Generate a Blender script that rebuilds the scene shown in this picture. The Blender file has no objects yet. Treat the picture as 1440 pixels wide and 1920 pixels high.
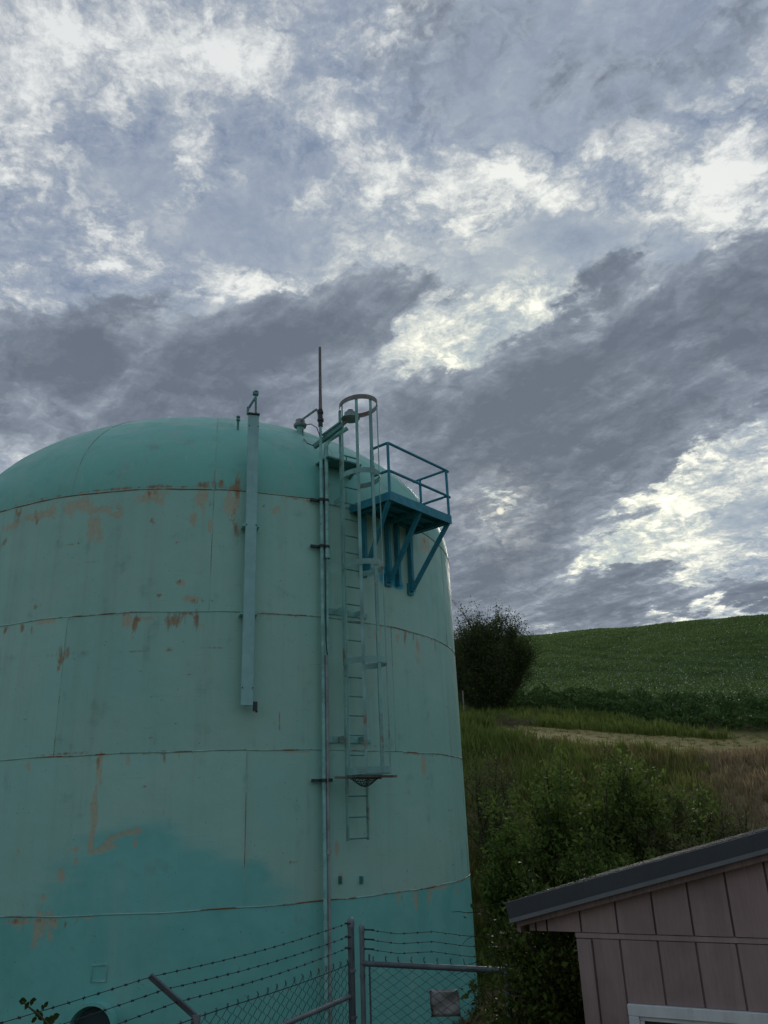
import bpy, math, random
import numpy as np
from mathutils import Vector, Matrix

SC = bpy.context.scene
COL = SC.collection
rng = np.random.default_rng(7)
random.seed(7)

# ------------------------------------------------------------------ camera
EYE = np.array([0.0, 0.0, 3.4])
FPX, PITCH, ROLL = 1499.6, 0.3610, -0.0392
_c, _s = math.cos(PITCH), math.sin(PITCH)
FW = np.array([0, _c, _s]); _u = np.array([0, -_s, _c]); _r = np.array([1.0, 0, 0])
RT = math.cos(ROLL) * _r + math.sin(ROLL) * _u
UP = -math.sin(ROLL) * _r + math.cos(ROLL) * _u
cam_d = bpy.data.cameras.new('camera')
cam_d.sensor_fit = 'VERTICAL'; cam_d.sensor_height = 36.0; cam_d.sensor_width = 27.0
cam_d.lens = 36.0 * FPX / 1920.0
cam_d.clip_start = 0.05; cam_d.clip_end = 3000
cam = bpy.data.objects.new('camera', cam_d); COL.objects.link(cam)
cam.matrix_world = Matrix(((RT[0], UP[0], -FW[0], EYE[0]), (RT[1], UP[1], -FW[1], EYE[1]),
                           (RT[2], UP[2], -FW[2], EYE[2]), (0, 0, 0, 1)))
SC.camera = cam


def ray(px, py):
    d = FW + (px - 720) / FPX * RT - (py - 960) / FPX * UP
    return d / np.linalg.norm(d)


SUN_DIR = ray(938, 958)
SUN_EL = math.asin(SUN_DIR[2]); SUN_AZ = math.atan2(SUN_DIR[0], SUN_DIR[1])

# ------------------------------------------------------------------ exposure
SC.view_settings.view_transform = 'Standard'
SC.view_settings.look = 'None'
SC.view_settings.gamma = 1.0
SC.view_settings.use_curve_mapping = False
SC.view_settings.exposure = 0.0


# ------------------------------------------------------------------ node helper
class NT:
    def __init__(self, tree):
        self.t = tree; self.n = tree.nodes; self.l = tree.links

    def put(self, sock, v):
        if v is None: return
        if hasattr(v, 'is_output'): self.l.new(v, sock)
        else:
            try: sock.default_value = v
            except Exception: sock.default_value = (*v, 1.0)

    def math(self, op, a, b=None, c=None, clamp=False):
        n = self.n.new('ShaderNodeMath'); n.operation = op; n.use_clamp = clamp
        for i, v in enumerate((a, b, c)):
            if v is not None: self.put(n.inputs[i], v)
        return n.outputs[0]

    def vmath(self, op, a, b=None, scale=None):
        n = self.n.new('ShaderNodeVectorMath'); n.operation = op
        self.put(n.inputs[0], a)
        if b is not None: self.put(n.inputs[1], b)
        if scale is not None: self.put(n.inputs['Scale'], scale)
        return n.outputs['Value'] if op in ('DOT_PRODUCT', 'LENGTH', 'DISTANCE') else n.outputs[0]

    def xyz(self, v):
        n = self.n.new('ShaderNodeSeparateXYZ'); self.l.new(v, n.inputs[0]); return n.outputs

    def comb(self, x, y, z):
        n = self.n.new('ShaderNodeCombineXYZ')
        for i, v in enumerate((x, y, z)): self.put(n.inputs[i], v)
        return n.outputs[0]

    def noise(self, vec, scale, detail=4, rough=0.55, dist=0.0, lac=2.0, color=False):
        n = self.n.new('ShaderNodeTexNoise'); n.noise_dimensions = '3D'
        self.put(n.inputs['Vector'], vec); self.put(n.inputs['Scale'], scale)
        self.put(n.inputs['Detail'], detail); self.put(n.inputs['Roughness'], rough)
        self.put(n.inputs['Lacunarity'], lac); self.put(n.inputs['Distortion'], dist)
        return n.outputs['Color'] if color else n.outputs[0]

    def smooth(self, v, a, b, lo=0.0, hi=1.0, kind='SMOOTHSTEP'):
        n = self.n.new('ShaderNodeMapRange'); n.interpolation_type = kind
        self.put(n.inputs['Value'], v); self.put(n.inputs['From Min'], a); self.put(n.inputs['From Max'], b)
        self.put(n.inputs['To Min'], lo); self.put(n.inputs['To Max'], hi)
        return n.outputs[0]

    def mix(self, f, a, b, mode='MIX'):
        n = self.n.new('ShaderNodeMix'); n.data_type = 'RGBA'; n.blend_type = mode; n.clamp_factor = True
        self.put(n.inputs[0], f); self.put(n.inputs[6], a); self.put(n.inputs[7], b)
        return n.outputs[2]

    def ramp(self, f, stops, interp='LINEAR'):
        n = self.n.new('ShaderNodeValToRGB'); e = n.color_ramp.elements; n.color_ramp.interpolation = interp
        while len(e) < len(stops): e.new(0.5)
        for k, (p, c) in enumerate(stops):
            e[k].position = p; e[k].color = (*c, 1.0) if len(c) == 3 else c
        self.put(n.inputs[0], f)
        return n.outputs[0]

    def attr(self, name):
        n = self.n.new('ShaderNodeAttribute'); n.attribute_name = name; return n.outputs['Fac']

    def pos(self):
        return self.n.new('ShaderNodeNewGeometry').outputs['Position']

    def objpos(self):
        return self.n.new('ShaderNodeTexCoord').outputs['Object']

    def bump(self, h, strength=0.3, dist=0.02):
        n = self.n.new('ShaderNodeBump'); self.put(n.inputs['Height'], h)
        n.inputs['Strength'].default_value = strength; n.inputs['Distance'].default_value = dist
        return n.outputs[0]


def srgb(r, g, b):
    f = lambda c: (c / 255 / 12.92) if c / 255 <= 0.04045 else ((c / 255 + 0.055) / 1.055) ** 2.4
    return (f(r), f(g), f(b))


# ------------------------------------------------------------------ sky
world = bpy.data.worlds.new('World'); SC.world = world; world.use_nodes = True
W = NT(world.node_tree); W.n.clear()
SKY_STRENGTH = 0.1
world.cycles.sampling_method = 'MANUAL'; world.cycles.sample_map_resolution = 512
direc = W.n.new('ShaderNodeTexCoord').outputs['Generated']
sky = W.n.new('ShaderNodeTexSky'); sky.sky_type = 'NISHITA'; sky.sun_disc = False
sky.sun_elevation = SUN_EL; sky.sun_rotation = SUN_AZ
sky.air_density = 1.0; sky.dust_density = 0.6; sky.ozone_density = 1.5
# cloud deck coordinates: the deck seen in perspective, so clouds shrink and flatten towards the horizon
dx, dy, dz = W.xyz(direc)
zc = W.math('ADD', W.math('MAXIMUM', dz, 0.0), 0.16)
p = W.comb(W.math('DIVIDE', dx, zc), W.math('DIVIDE', dy, zc), 0.0)
warp = W.vmath('SUBTRACT', W.noise(p, 2.2, 4, 0.55, color=True), (0.5, 0.5, 0.5))
pw = W.vmath('ADD', p, W.vmath('SCALE', warp, scale=0.22))
# streaks along the wind: the lower deck is stretched one way
WA = math.radians(131)
ax = W.vmath('DOT_PRODUCT', pw, (math.cos(WA), math.sin(WA), 0)); ay = W.vmath('DOT_PRODUCT', pw, (-math.sin(WA), math.cos(WA), 0))
ps = W.comb(W.math('MULTIPLY', ax, 0.55), W.math('MULTIPLY', ay, 1.3), 0.3)


def gauss_sum(lst):
    """sum of soft patches at directions in the sky: (px, py, half width, half height, tilt, amount)"""
    acc = None
    for (bx, by, sx, sy, rot, wgt) in lst:
        d0 = ray(bx, by); a = math.radians(rot)
        e1 = RT * math.cos(a) - UP * math.sin(a)
        e1 = nrm0(e1 - d0 * (e1 @ d0)); e2 = np.cross(d0, e1); k = (FW @ d0) / FPX * 2.55
        mp = W.n.new('ShaderNodeMapping'); mp.vector_type = 'TEXTURE'
        mp.inputs['Location'].default_value = tuple(d0)
        mp.inputs['Rotation'].default_value = Matrix((e1, e2, d0)).transposed().to_euler('XYZ')
        mp.inputs['Scale'].default_value = (sx * k, sy * k, max(sx, sy) * k)
        W.l.new(dwarp, mp.inputs['Vector'])
        gt = W.n.new('ShaderNodeTexGradient'); gt.gradient_type = 'SPHERICAL'; W.l.new(mp.outputs[0], gt.inputs[0])
        g = W.smooth(gt.outputs['Fac'], 0.0, 1.0, 0.0, wgt)
        acc = g if acc is None else W.math('ADD', acc, g)
    return acc


def nrm0(v): return v / np.linalg.norm(v)


# ragged outlines: patches are looked up through a turbulent offset
dw = W.vmath('SUBTRACT', W.noise(p, 7.0, 6, 0.62, color=True), (0.5, 0.5, 0.5))
dwarp = W.vmath('ADD', direc, W.vmath('SCALE', dw, scale=0.11))
HIGH = [(40, 60, 250, 150, -20, .55), (200, 125, 150, 60, 20, .30), (400, 140, 280, 60, 15, .16), (620, 200, 200, 50, 25, .42), (120, 420, 220, 110, 0, -.12),
        (250, 240, 180, 70, 10, -.10), (520, 390, 200, 100, 0, .06), (385, 295, 40, 32, 0, .62), (355, 360, 26, 36, 20, .55), (205, 460, 42, 50, 10, .68),
        (390, 510, 110, 20, 8, .60), (40, 300, 60, 50, 0, .55), (20, 215, 60, 30, 0, .25), (60, 520, 70, 32, 0, .5), (500, 525, 50, 18, 0, .5), (240, 575, 30, 14, -20, .36),
        (110, 590, 60, 20, 30, .30), (800, 360, 150, 44, 12, .30), (900, 395, 70, 36, 0, .25), (740, 30, 80, 60, 0, .22), (470, 15, 120, 30, 0, .15), (1160, 310, 180, 34, -8, .46),
        (1000, 300, 90, 26, 10, .22), (1385, 215, 80, 55, -10, .34), (1400, 50, 100, 70, 0, .25), (1345, 395, 60, 56, 10, .60), (1290, 465, 42, 36, -20, -.55), (1120, 330, 55, 22, 0, -.25),
        (1060, 455, 90, 36, 0, -.22), (1070, 385, 100, 22, 0, .26), (920, 560, 60, 22, 0, .26), (1110, 500, 150, 24, -18, .18), (1000, 585, 80, 26, -20, .20),
        (1320, 500, 120, 18, -25, .34), (830, 650, 80, 40, 10, .24), (570, 385, 40, 18, 0, .25), (700, 480, 60, 60, 0, .10), (1250, 960, 300, 100, -20, .46), (1390, 970, 50, 22, -15, -.50), (1400, 1142, 160, 16, -5, .35), (990, 1165, 60, 30, 0, .30)]
LOW = [(230, 420, 250, 130, 0, -.25), (560, 330, 200, 110, 0, -.22), (150, 90, 260, 120, 0, -.30), (900, 420, 190, 80, 0, -.26), (1150, 330, 250, 80, 0, -.30), (850, 610, 120, 60, -20, -.2), (1020, 560, 160, 40, -20, -.25), (880, 150, 190, 110, 25, .13), (1260, 100, 180, 90, 0, .12), (1330, 610, 270, 100, -28, .62), (1120, 640, 120, 56, -30, .40),
       (960, 770, 200, 90, -20, .32), (1250, 760, 280, 90, -20, .36), (1050, 930, 190, 100, 0, .36), (940, 1080, 220, 100, 0, .50), (1180, 1110, 340, 40, -3, .62), (740, 720, 150, 80, -10, .36),
       (590, 590, 130, 46, -20, .58), (430, 660, 230, 76, -12, .46), (250, 770, 380, 100, 0, .46), (80, 650, 130, 50, 10, .42),
       (1290, 925, 170, 36, -30, -.56), (1410, 985, 130, 54, -25, -.70), (1190, 1030, 140, 26, -20, -.64), (1390, 850, 110, 36, -35, -.42), (946, 932, 50, 26, -25, -.70), (1075, 880, 44, 20, -45, -.26),
       (1360, 1062, 200, 16, -12, -.40), (1400, 1144, 150, 14, -5, -.6), (985, 1165, 46, 22, 0, -.4), (1092, 620, 16, 46, 30, -.40), (810, 650, 110, 40, 0, -.34), (1180, 985, 90, 16, -30, .30), (1290, 980, 90, 12, -25, .32), (1330, 890, 100, 14, -30, .40)]
dwp = W.vmath('ADD', p, W.vmath('SCALE', dw, scale=0.20))
n_soft = W.noise(pw, 2.4, 2, 0.5)
n_puff = W.noise(W.vmath('ADD', pw, (3.1, 0.7, 1.0)), 7.5, 8, 0.70, lac=2.2)
n_deck = W.noise(W.vmath('ADD', ps, (2.0, 5.0, 0)), 4.2, 3, 0.55)
n_tex = W.noise(W.vmath('ADD', ps, (9.0, 2.0, 0.4)), 10.0, 7, 0.64)
puff = W.smooth(n_puff, 0.30, 0.72, -0.5, 0.5)
# cotton-like billows: creased noise at three sizes
bil = None
for k_, (sc_, am_) in enumerate(((6.5, 0.46), (14.0, 0.34), (31.0, 0.24))):
    nb_ = W.noise(W.vmath('ADD', dwp, (k_ * 3.7, k_ * 1.9, k_ * 0.8)), sc_, 2, 0.55)
    ab_ = W.math('ABSOLUTE', W.math('MULTIPLY_ADD', nb_, 2.0, -1.0))
    bil = W.math('MULTIPLY', ab_, am_) if bil is None else W.math('MULTIPLY_ADD', ab_, am_, bil)
bil = W.smooth(bil, 0.04, 0.42, -0.5, 0.5, 'LINEAR')
gh = gauss_sum(HIGH)
v1 = W.math('ADD', W.math('MULTIPLY_ADD', W.math('SUBTRACT', n_soft, 0.5), 0.75, 0.47), W.math('MULTIPLY', gh, 0.80))
# cotton texture belongs to the brighter clumps; the veil between them stays smooth
amp = W.smooth(W.math('ADD', gh, W.math('MULTIPLY', W.math('SUBTRACT', n_soft, 0.5), 0.9)), -0.12, 0.30, 0.34, 1.12)
tex = W.math('MULTIPLY_ADD', puff, 0.62, W.math('MULTIPLY', bil, 0.74))
v1 = W.math('MULTIPLY_ADD', tex, amp, v1)
v1 = W.math('MULTIPLY_ADD', W.math('SUBTRACT', n_tex, 0.5), 0.22, v1)
highc = W.ramp(v1, [(0.00, srgb(122, 136, 161)), (0.20, srgb(138, 151, 172)), (0.42, srgb(154, 165, 181)), (0.60, srgb(177, 184, 193)), (0.80, srgb(203, 208, 212)), (1.0, srgb(224, 227, 228))])
v2 = W.math('ADD', W.math('MULTIPLY_ADD', W.math('SUBTRACT', n_deck, 0.5), 0.85, 0.06), gauss_sum(LOW))
v2 = W.math('MULTIPLY_ADD', W.math('SUBTRACT', n_tex, 0.5), 0.80, v2)
v2 = W.math('MULTIPLY_ADD', bil, -0.26, v2)
alpha = W.smooth(v2, 0.10, 0.42, 0.0, 0.96)
vc = W.math('MULTIPLY_ADD', W.smooth(v2, 0.05, 1.25, 0.0, 1.0, 'LINEAR'), 0.50, 0.22)
vc = W.math('MULTIPLY_ADD', W.math('SUBTRACT', n_tex, 0.5), 0.80, vc)
vc = W.math('MULTIPLY_ADD', bil, -0.24, vc)
vc = W.math('MULTIPLY_ADD', W.math('SUBTRACT', n_deck, 0.5), 0.80, vc)
lowc = W.ramp(vc, [(0.10, srgb(184, 191, 200)), (0.28, srgb(154, 164, 176)), (0.44, srgb(134, 144, 158)), (0.62, srgb(117, 127, 141)), (0.85, srgb(103, 113, 127))])
T = W.math('SUBTRACT', 1.0, alpha)
cloud = W.mix(alpha, highc, lowc)
# thin cloud near the veiled sun is brighter and yellower
cs = W.vmath('DOT_PRODUCT', direc, tuple(SUN_DIR))
glow = W.math('POWER', W.math('MAXIMUM', cs, 0.0), 34.0)
gl = W.math('MULTIPLY', glow, W.math('POWER', T, 0.8))
wide = W.math('MULTIPLY', W.math('POWER', W.math('MAXIMUM', cs, 0.0), 7.0), T)
cloud = W.mix(1.0, cloud, W.mix(wide, (1, 1, 1, 1), (1.20, 1.19, 1.14, 1)), 'MULTIPLY')
warm = W.mix(gl, (1, 1, 1, 1), (1.85, 1.74, 1.32, 1))
cloud = W.mix(1.0, cloud, warm, 'MULTIPLY')
disc = W.math('MULTIPLY', W.smooth(cs, math.cos(math.radians(0.34)), math.cos(math.radians(0.08))), W.smooth(n_tex, 0.30, 0.60, 0.35, 0.9))
cloud = W.mix(disc, cloud, (1.05, 1.0, 0.82, 1))
halo = W.math('MULTIPLY', W.math('POWER', W.math('MAXIMUM', cs, 0.0), 1200.0), W.smooth(bil, -0.5, 0.4, 0.06, 0.5))
cloud = W.mix(halo, cloud, (0.95, 0.92, 0.80, 1))
cloud10 = W.vmath('SCALE', cloud, scale=1.0 / SKY_STRENGTH)
cover = W.smooth(v1, -0.35, 0.10, 0.88, 1.0)
final = W.mix(cover, sky.outputs[0], cloud10)
bg = W.n.new('ShaderNodeBackground'); bg.inputs['Strength'].default_value = SKY_STRENGTH
W.l.new(final, bg.inputs['Color'])
wo = W.n.new('ShaderNodeOutputWorld'); W.l.new(bg.outputs[0], wo.inputs['Surface'])

sun_d = bpy.data.lights.new('sun', 'SUN'); sun_d.energy = 1.4; sun_d.angle = math.radians(14)
sun_d.color = (1.0, 0.93, 0.80)
sun = bpy.data.objects.new('sun', sun_d); COL.objects.link(sun)
sun.rotation_euler = Vector(-SUN_DIR).to_track_quat('-Z', 'Y').to_euler()
sun.location = (30, 60, 60)


# ------------------------------------------------------------------ object helpers
def tag(o, label=None, cat=None, group=None, kind=None):
    if label: o['label'] = label
    if cat: o['category'] = cat
    if group: o['group'] = group
    if kind: o['kind'] = kind
    return o


def thing(name, label, cat, loc, group=None):
    o = bpy.data.objects.new(name, None); COL.objects.link(o)
    o.location = tuple(float(v) for v in loc); o.empty_display_size = 0.2
    return tag(o, label, cat, group)


def root_loc(o):
    v = np.zeros(3)
    while o is not None:
        v = v + np.array(o.location); o = o.parent
    return v


def nrm(v):
    v = np.asarray(v, float); return v / (np.linalg.norm(v) + 1e-12)


def link_mesh(name, me, parent=None, loc=None):
    o = bpy.data.objects.new(name, me); COL.objects.link(o)
    if parent is not None: o.parent = parent
    if loc is not None: o.location = loc
    return o


class MB:
    """collects vertices and faces in world space, links them as one mesh"""
    def __init__(self): self.v = []; self.f = []

    def add(self, vs, fs):
        b = len(self.v); self.v.extend([tuple(map(float, x)) for x in vs]); self.f.extend([tuple(b + i for i in f) for f in fs])
        return self

    def box(self, c, ax, sz):
        c = np.asarray(c, float); ax = [np.asarray(a, float) * s / 2 for a, s in zip(ax, sz)]
        vs = [c + i * ax[0] + j * ax[1] + k * ax[2] for i in (-1, 1) for j in (-1, 1) for k in (-1, 1)]
        return self.add(vs, [(0, 1, 3, 2), (4, 6, 7, 5), (0, 4, 5, 1), (2, 3, 7, 6), (0, 2, 6, 4), (1, 5, 7, 3)])

    def bar(self, a, b, w, h, up=(0, 0, 1)):
        a = np.asarray(a, float); b = np.asarray(b, float); t = nrm(b - a)
        s = np.cross(t, up)
        if np.linalg.norm(s) < 1e-4: s = np.cross(t, (1, 0, 0))
        s = nrm(s); u = np.cross(s, t)
        return self.box((a + b) / 2, (t, s, u), (np.linalg.norm(b - a), w, h))

    def tube(self, pts, r, n=8, caps=True):
        pts = [np.asarray(q, float) for q in pts]
        rr = r if hasattr(r, '__len__') else [r] * len(pts)
        prev = None; rings = []
        for i, q in enumerate(pts):
            t = nrm(pts[min(i + 1, len(pts) - 1)] - pts[max(i - 1, 0)])
            if prev is None:
                prev = np.cross(t, (0, 0, 1.0))
                if np.linalg.norm(prev) < 1e-3: prev = np.cross(t, (1.0, 0, 0))
            s = nrm(prev - t * (prev @ t)); prev = s; u = np.cross(t, s)
            rings.append([q + rr[i] * (math.cos(2 * math.pi * k / n) * s + math.sin(2 * math.pi * k / n) * u) for k in range(n)])
        vs = [x for rg in rings for x in rg]; fs = []
        for i in range(len(rings) - 1):
            for k in range(n):
                fs.append((i * n + k, i * n + (k + 1) % n, (i + 1) * n + (k + 1) % n, (i + 1) * n + k))
        if caps:
            fs.append(tuple(range(n - 1, -1, -1))); fs.append(tuple((len(rings) - 1) * n + k for k in range(n)))
        return self.add(vs, fs)

    def lathe(self, c, axis, prof, n=20):
        """prof: list of (radius, distance along the axis)"""
        c = np.asarray(c, float); t = nrm(axis); s = np.cross(t, (0, 0, 1.0))
        if np.linalg.norm(s) < 1e-3: s = np.array([1.0, 0, 0])
        s = nrm(s); u = np.cross(t, s); vs = []; fs = []
        for (r, h) in prof:
            for k in range(n):
                a = 2 * math.pi * k / n; vs.append(c + t * h + r * (math.cos(a) * s + math.sin(a) * u))
        for i in range(len(prof) - 1):
            for k in range(n):
                fs.append((i * n + k, i * n + (k + 1) % n, (i + 1) * n + (k + 1) % n, (i + 1) * n + k))
        return self.add(vs, fs)

    def prism(self, poly, off):
        poly = [np.asarray(q, float) for q in poly]; off = np.asarray(off, float); n = len(poly)
        return self.add(poly + [q + off for q in poly],
                        [tuple(range(n)), tuple(range(2 * n - 1, n - 1, -1))] + [(i, n + i, n + (i + 1) % n, (i + 1) % n) for i in range(n)])

    def build(self, name, mat, parent=None, smooth=False, bevel=0.0, origin=None):
        me = bpy.data.meshes.new(name); b = root_loc(parent) if parent is not None else np.zeros(3)
        if origin is not None: b = np.asarray(origin, float)
        me.from_pydata([tuple(np.array(q) - b) for q in self.v], [], self.f); me.validate()
        import bmesh
        bm = bmesh.new(); bm.from_mesh(me); bmesh.ops.recalc_face_normals(bm, faces=bm.faces)
        if bevel > 0:
            bmesh.ops.bevel(bm, geom=[e for e in bm.edges if len(e.link_faces) == 2 and e.calc_face_angle(0) > 0.6],
                            offset=bevel, segments=1, affect='EDGES', profile=0.5)
        bm.to_mesh(me); bm.free()
        if smooth:
            me.polygons.foreach_set('use_smooth', [True] * len(me.polygons))
            try: me.set_sharp_from_angle(angle=math.radians(38))
            except Exception: pass
        if mat: me.materials.append(mat)
        o = link_mesh(name, me, parent)
        if origin is not None: o.location = tuple(b)
        return o


def np_mesh(name, V, F, mat, parent=None, attrs=None, smooth=False, loc=None):
    """fast mesh from numpy arrays; F is (n,3) or (n,4)"""
    me = bpy.data.meshes.new(name); V = np.ascontiguousarray(V, np.float32); F = np.ascontiguousarray(F, np.int32)
    k = F.shape[1]; n = F.shape[0]
    me.vertices.add(len(V)); me.vertices.foreach_set('co', V.ravel())
    me.loops.add(n * k); me.loops.foreach_set('vertex_index', F.ravel())
    me.polygons.add(n); me.polygons.foreach_set('loop_start', np.arange(0, n * k, k, dtype=np.int32))
    me.polygons.foreach_set('loop_total', np.full(n, k, np.int32))
    if smooth: me.polygons.foreach_set('use_smooth', np.ones(n, bool))
    me.update(calc_edges=True)
    for an, av in (attrs or {}).items():
        at = me.attributes.new(an, 'FLOAT', 'POINT'); at.data.foreach_set('value', np.ascontiguousarray(av, np.float32))
    if mat: me.materials.append(mat)
    return link_mesh(name, me, parent, loc)


# ------------------------------------------------------------------ materials
def base_mat(name):
    m = bpy.data.materials.new(name); m.use_nodes = True
    t = NT(m.node_tree); return m, t, m.node_tree.nodes['Principled BSDF']


def painted(name, col, rough=0.5, rust=0.25, rcol=(0.17, 0.075, 0.035), scale=6.0, vary=0.25, metal=0.0, spec=0.4):
    m, t, b = base_mat(name); P = t.pos()
    v = t.noise(P, scale, 6, 0.6); fine = t.noise(P, scale * 9, 4, 0.6)
    c = t.mix(t.smooth(v, 0.3, 0.7), tuple(x * (1 - vary) for x in col) + (1,), tuple(min(1, x * (1 + vary)) for x in col) + (1,))
    st = t.noise(t.vmath('MULTIPLY', P, (1, 1, 0.12)), scale * 3, 5, 0.6)
    c = t.mix(t.smooth(st, 0.55, 0.75, 0, 0.35), c, tuple(x * 0.45 for x in col) + (1,))
    if rust > 0:
        rm = t.smooth(t.math('ADD', t.noise(t.vmath('ADD', P, (3, 5, 1)), scale * 0.8, 7, 0.65), t.math('MULTIPLY', fine, 0.2)), 0.80 - rust * 0.35, 0.90 - rust * 0.35)
        c = t.mix(rm, c, rcol + (1,))
    t.l.new(c, b.inputs['Base Color'])
    t.put(b.inputs['Roughness'], t.smooth(fine, 0.2, 0.8, rough - 0.1, rough + 0.15))
    b.inputs['Metallic'].default_value = metal; b.inputs['Specular IOR Level'].default_value = spec
    t.l.new(t.bump(fine, 0.15, 0.004), b.inputs['Normal'])
    return m


TEAL = (0.19, 0.40, 0.37)
M = {}
M['teal'] = painted('teal_paint', (0.24, 0.50, 0.45), rust=0.22)
M['teal_board'] = painted('board_paint', (0.27, 0.51, 0.49), rust=0.12, vary=0.12, scale=2.5)
M['teal_cage'] = painted('cage_paint', (0.215, 0.43, 0.385), rust=0.42, rcol=(0.24, 0.19, 0.14), scale=2.2)
M['teal_dark'] = painted('dark_teal_paint', (0.09, 0.26, 0.24), rust=0.2)
M['blue'] = painted('blue_teal_paint', (0.030, 0.250, 0.320), rust=0.0, vary=0.15, spec=0.35)
M['rusty'] = painted('rusted_steel', (0.19, 0.19, 0.17), rust=0.5, rcol=(0.13, 0.075, 0.05), scale=4)
M['galv'] = painted('galvanised_steel', (0.175, 0.215, 0.225), rough=0.5, rust=0.08, metal=0.25, vary=0.2)
M['galv_dark'] = painted('weathered_galvanised', (0.105, 0.135, 0.145), rough=0.55, rust=0.1, metal=0.2)
M['wire'] = painted('old_wire', (0.040, 0.045, 0.050), rough=0.6, rust=0.3, metal=0.4)
M['pvc'] = painted('grey_conduit', (0.28, 0.325, 0.315), rust=0.0)
M['grey_metal'] = painted('grey_cast_metal', (0.24, 0.27, 0.27), rust=0.2)
M['dark_metal'] = painted('dark_clamp_metal', (0.035, 0.045, 0.05), rust=0.2)
M['cable'] = painted('black_cable', (0.018, 0.018, 0.02), rust=0.0)
M['whip'] = painted('antenna_fibreglass', (0.17, 0.155, 0.135), rust=0.0)
M['sheet'] = painted('bare_sheet_metal', (0.34, 0.35, 0.345), rough=0.35, rust=0.25, metal=0.6, vary=0.35, scale=7)
M['slate'] = painted('slate_metal', (0.048, 0.056, 0.060), rough=0.55, rust=0.0, vary=0.08, scale=2)
M['slate_edge'] = painted('slate_metal_edge', (0.15, 0.165, 0.17), rough=0.35, rust=0.0, vary=0.08)
M['white'] = painted('white_trim_paint', (0.62, 0.66, 0.64), rust=0.0, vary=0.08, rough=0.55)
M['post'] = painted('grey_timber', (0.22, 0.20, 0.18), rust=0.0)


def wood_mat(name, col, vary=0.2):
    m, t, b = base_mat(name); P = t.pos()
    g = t.noise(t.vmath('MULTIPLY', P, (26, 26, 1.6)), 3.0, 6, 0.65); big = t.noise(P, 1.7, 4, 0.6)
    c = t.mix(t.smooth(g, 0.25, 0.75), tuple(x * (1 - vary) for x in col) + (1,), tuple(x * (1 + vary) for x in col) + (1,))
    c = t.mix(t.smooth(t.noise(t.vmath('MULTIPLY', P, (5, 5, 0.6)), 1.3, 5, 0.6), 0.48, 0.72, 0, 0.35), c, tuple(min(1, x * 1.5) for x in col) + (1,))
    c = t.mix(t.smooth(big, 0.4, 0.7, 0, 0.55), c, tuple(x * 0.65 for x in col) + (1,))
    oi = t.n.new('ShaderNodeObjectInfo').outputs['Random']
    c = t.mix(1.0, c, t.mix(oi, (0.90, 0.90, 0.91, 1), (1.08, 1.07, 1.06, 1)), 'MULTIPLY')
    spots = t.noise(P, 38, 2, 0.5)
    c = t.mix(t.smooth(spots, 0.72, 0.80, 0, 0.5), c, tuple(x * 0.4 for x in col) + (1,))
    t.l.new(c, b.inputs['Base Color']); b.inputs['Roughness'].default_value = 0.78
    b.inputs['Specular IOR Level'].default_value = 0.25
    t.l.new(t.bump(g, 0.35, 0.004), b.inputs['Normal'])
    return m


M['siding'] = wood_mat('mauve_siding_paint', (0.315, 0.232, 0.212), 0.10)
M['siding_trim'] = wood_mat('mauve_trim_paint', (0.33, 0.248, 0.226), 0.12)
M['fascia_wood'] = wood_mat('brown_fascia_wood', (0.22, 0.165, 0.145), 0.3)
m, t, b = base_mat('dark_window_glass')
b.inputs['Base Color'].default_value = (0.03, 0.035, 0.04, 1); b.inputs['Roughness'].default_value = 0.08
b.inputs['Specular IOR Level'].default_value = 0.5
M['glass'] = m
m, t, b = base_mat('interior_shade')
b.inputs['Base Color'].default_value = (0.03, 0.06, 0.065, 1); b.inputs['Roughness'].default_value = 0.8
M['inside'] = m


def leaf_mat(name, dark, light, trans=0.25, hue2=None):
    m, t, b = base_mat(name)
    a = t.attr('tint'); P = t.pos()
    n = t.noise(P, 0.9, 3, 0.6)
    f = t.math('ADD', t.math('MULTIPLY', a, 0.75), t.math('MULTIPLY', n, 0.35), clamp=True)
    c = t.mix(f, dark + (1,), light + (1,))
    if hue2: c = t.mix(t.smooth(t.noise(P, 0.5, 2, 0.5), 0.5, 0.68, 0, 0.8), c, hue2 + (1,))
    t.l.new(c, b.inputs['Base Color']); b.inputs['Roughness'].default_value = 0.6
    b.inputs['Specular IOR Level'].default_value = 0.10
    tr = t.n.new('ShaderNodeBsdfTranslucent'); t.l.new(c, tr.inputs['Color'])
    mx = t.n.new('ShaderNodeMixShader'); mx.inputs[0].default_value = trans
    t.l.new(b.outputs[0], mx.inputs[1]); t.l.new(tr.outputs[0], mx.inputs[2])
    t.l.new(mx.outputs[0], t.n['Material Output'].inputs['Surface'])
    return m


M['bark'] = wood_mat('bark', (0.07, 0.055, 0.042), 0.3)
M['stem'] = wood_mat('green_stem', (0.08, 0.10, 0.04), 0.3)
M['leaf_tree'] = leaf_mat('tree_leaves', (0.040, 0.068, 0.020), (0.100, 0.145, 0.046), 0.25)
M['leaf_shrub'] = leaf_mat('shrub_leaves', (0.042, 0.078, 0.020), (0.210, 0.290, 0.065), 0.42)
M['leaf_grey'] = leaf_mat('grey_shrub_leaves', (0.085, 0.105, 0.040), (0.185, 0.210, 0.085), 0.35)
M['leaf_vine'] = leaf_mat('vine_leaves', (0.018, 0.034, 0.009), (0.095, 0.140, 0.026), 0.25)
M['leaf_crop'] = leaf_mat('crop_leaves', (0.090, 0.155, 0.044), (0.195, 0.280, 0.092), 0.35)
M['leaf_edge'] = leaf_mat('crop_edge_leaves', (0.048, 0.102, 0.030), (0.115, 0.190, 0.055), 0.3)
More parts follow.
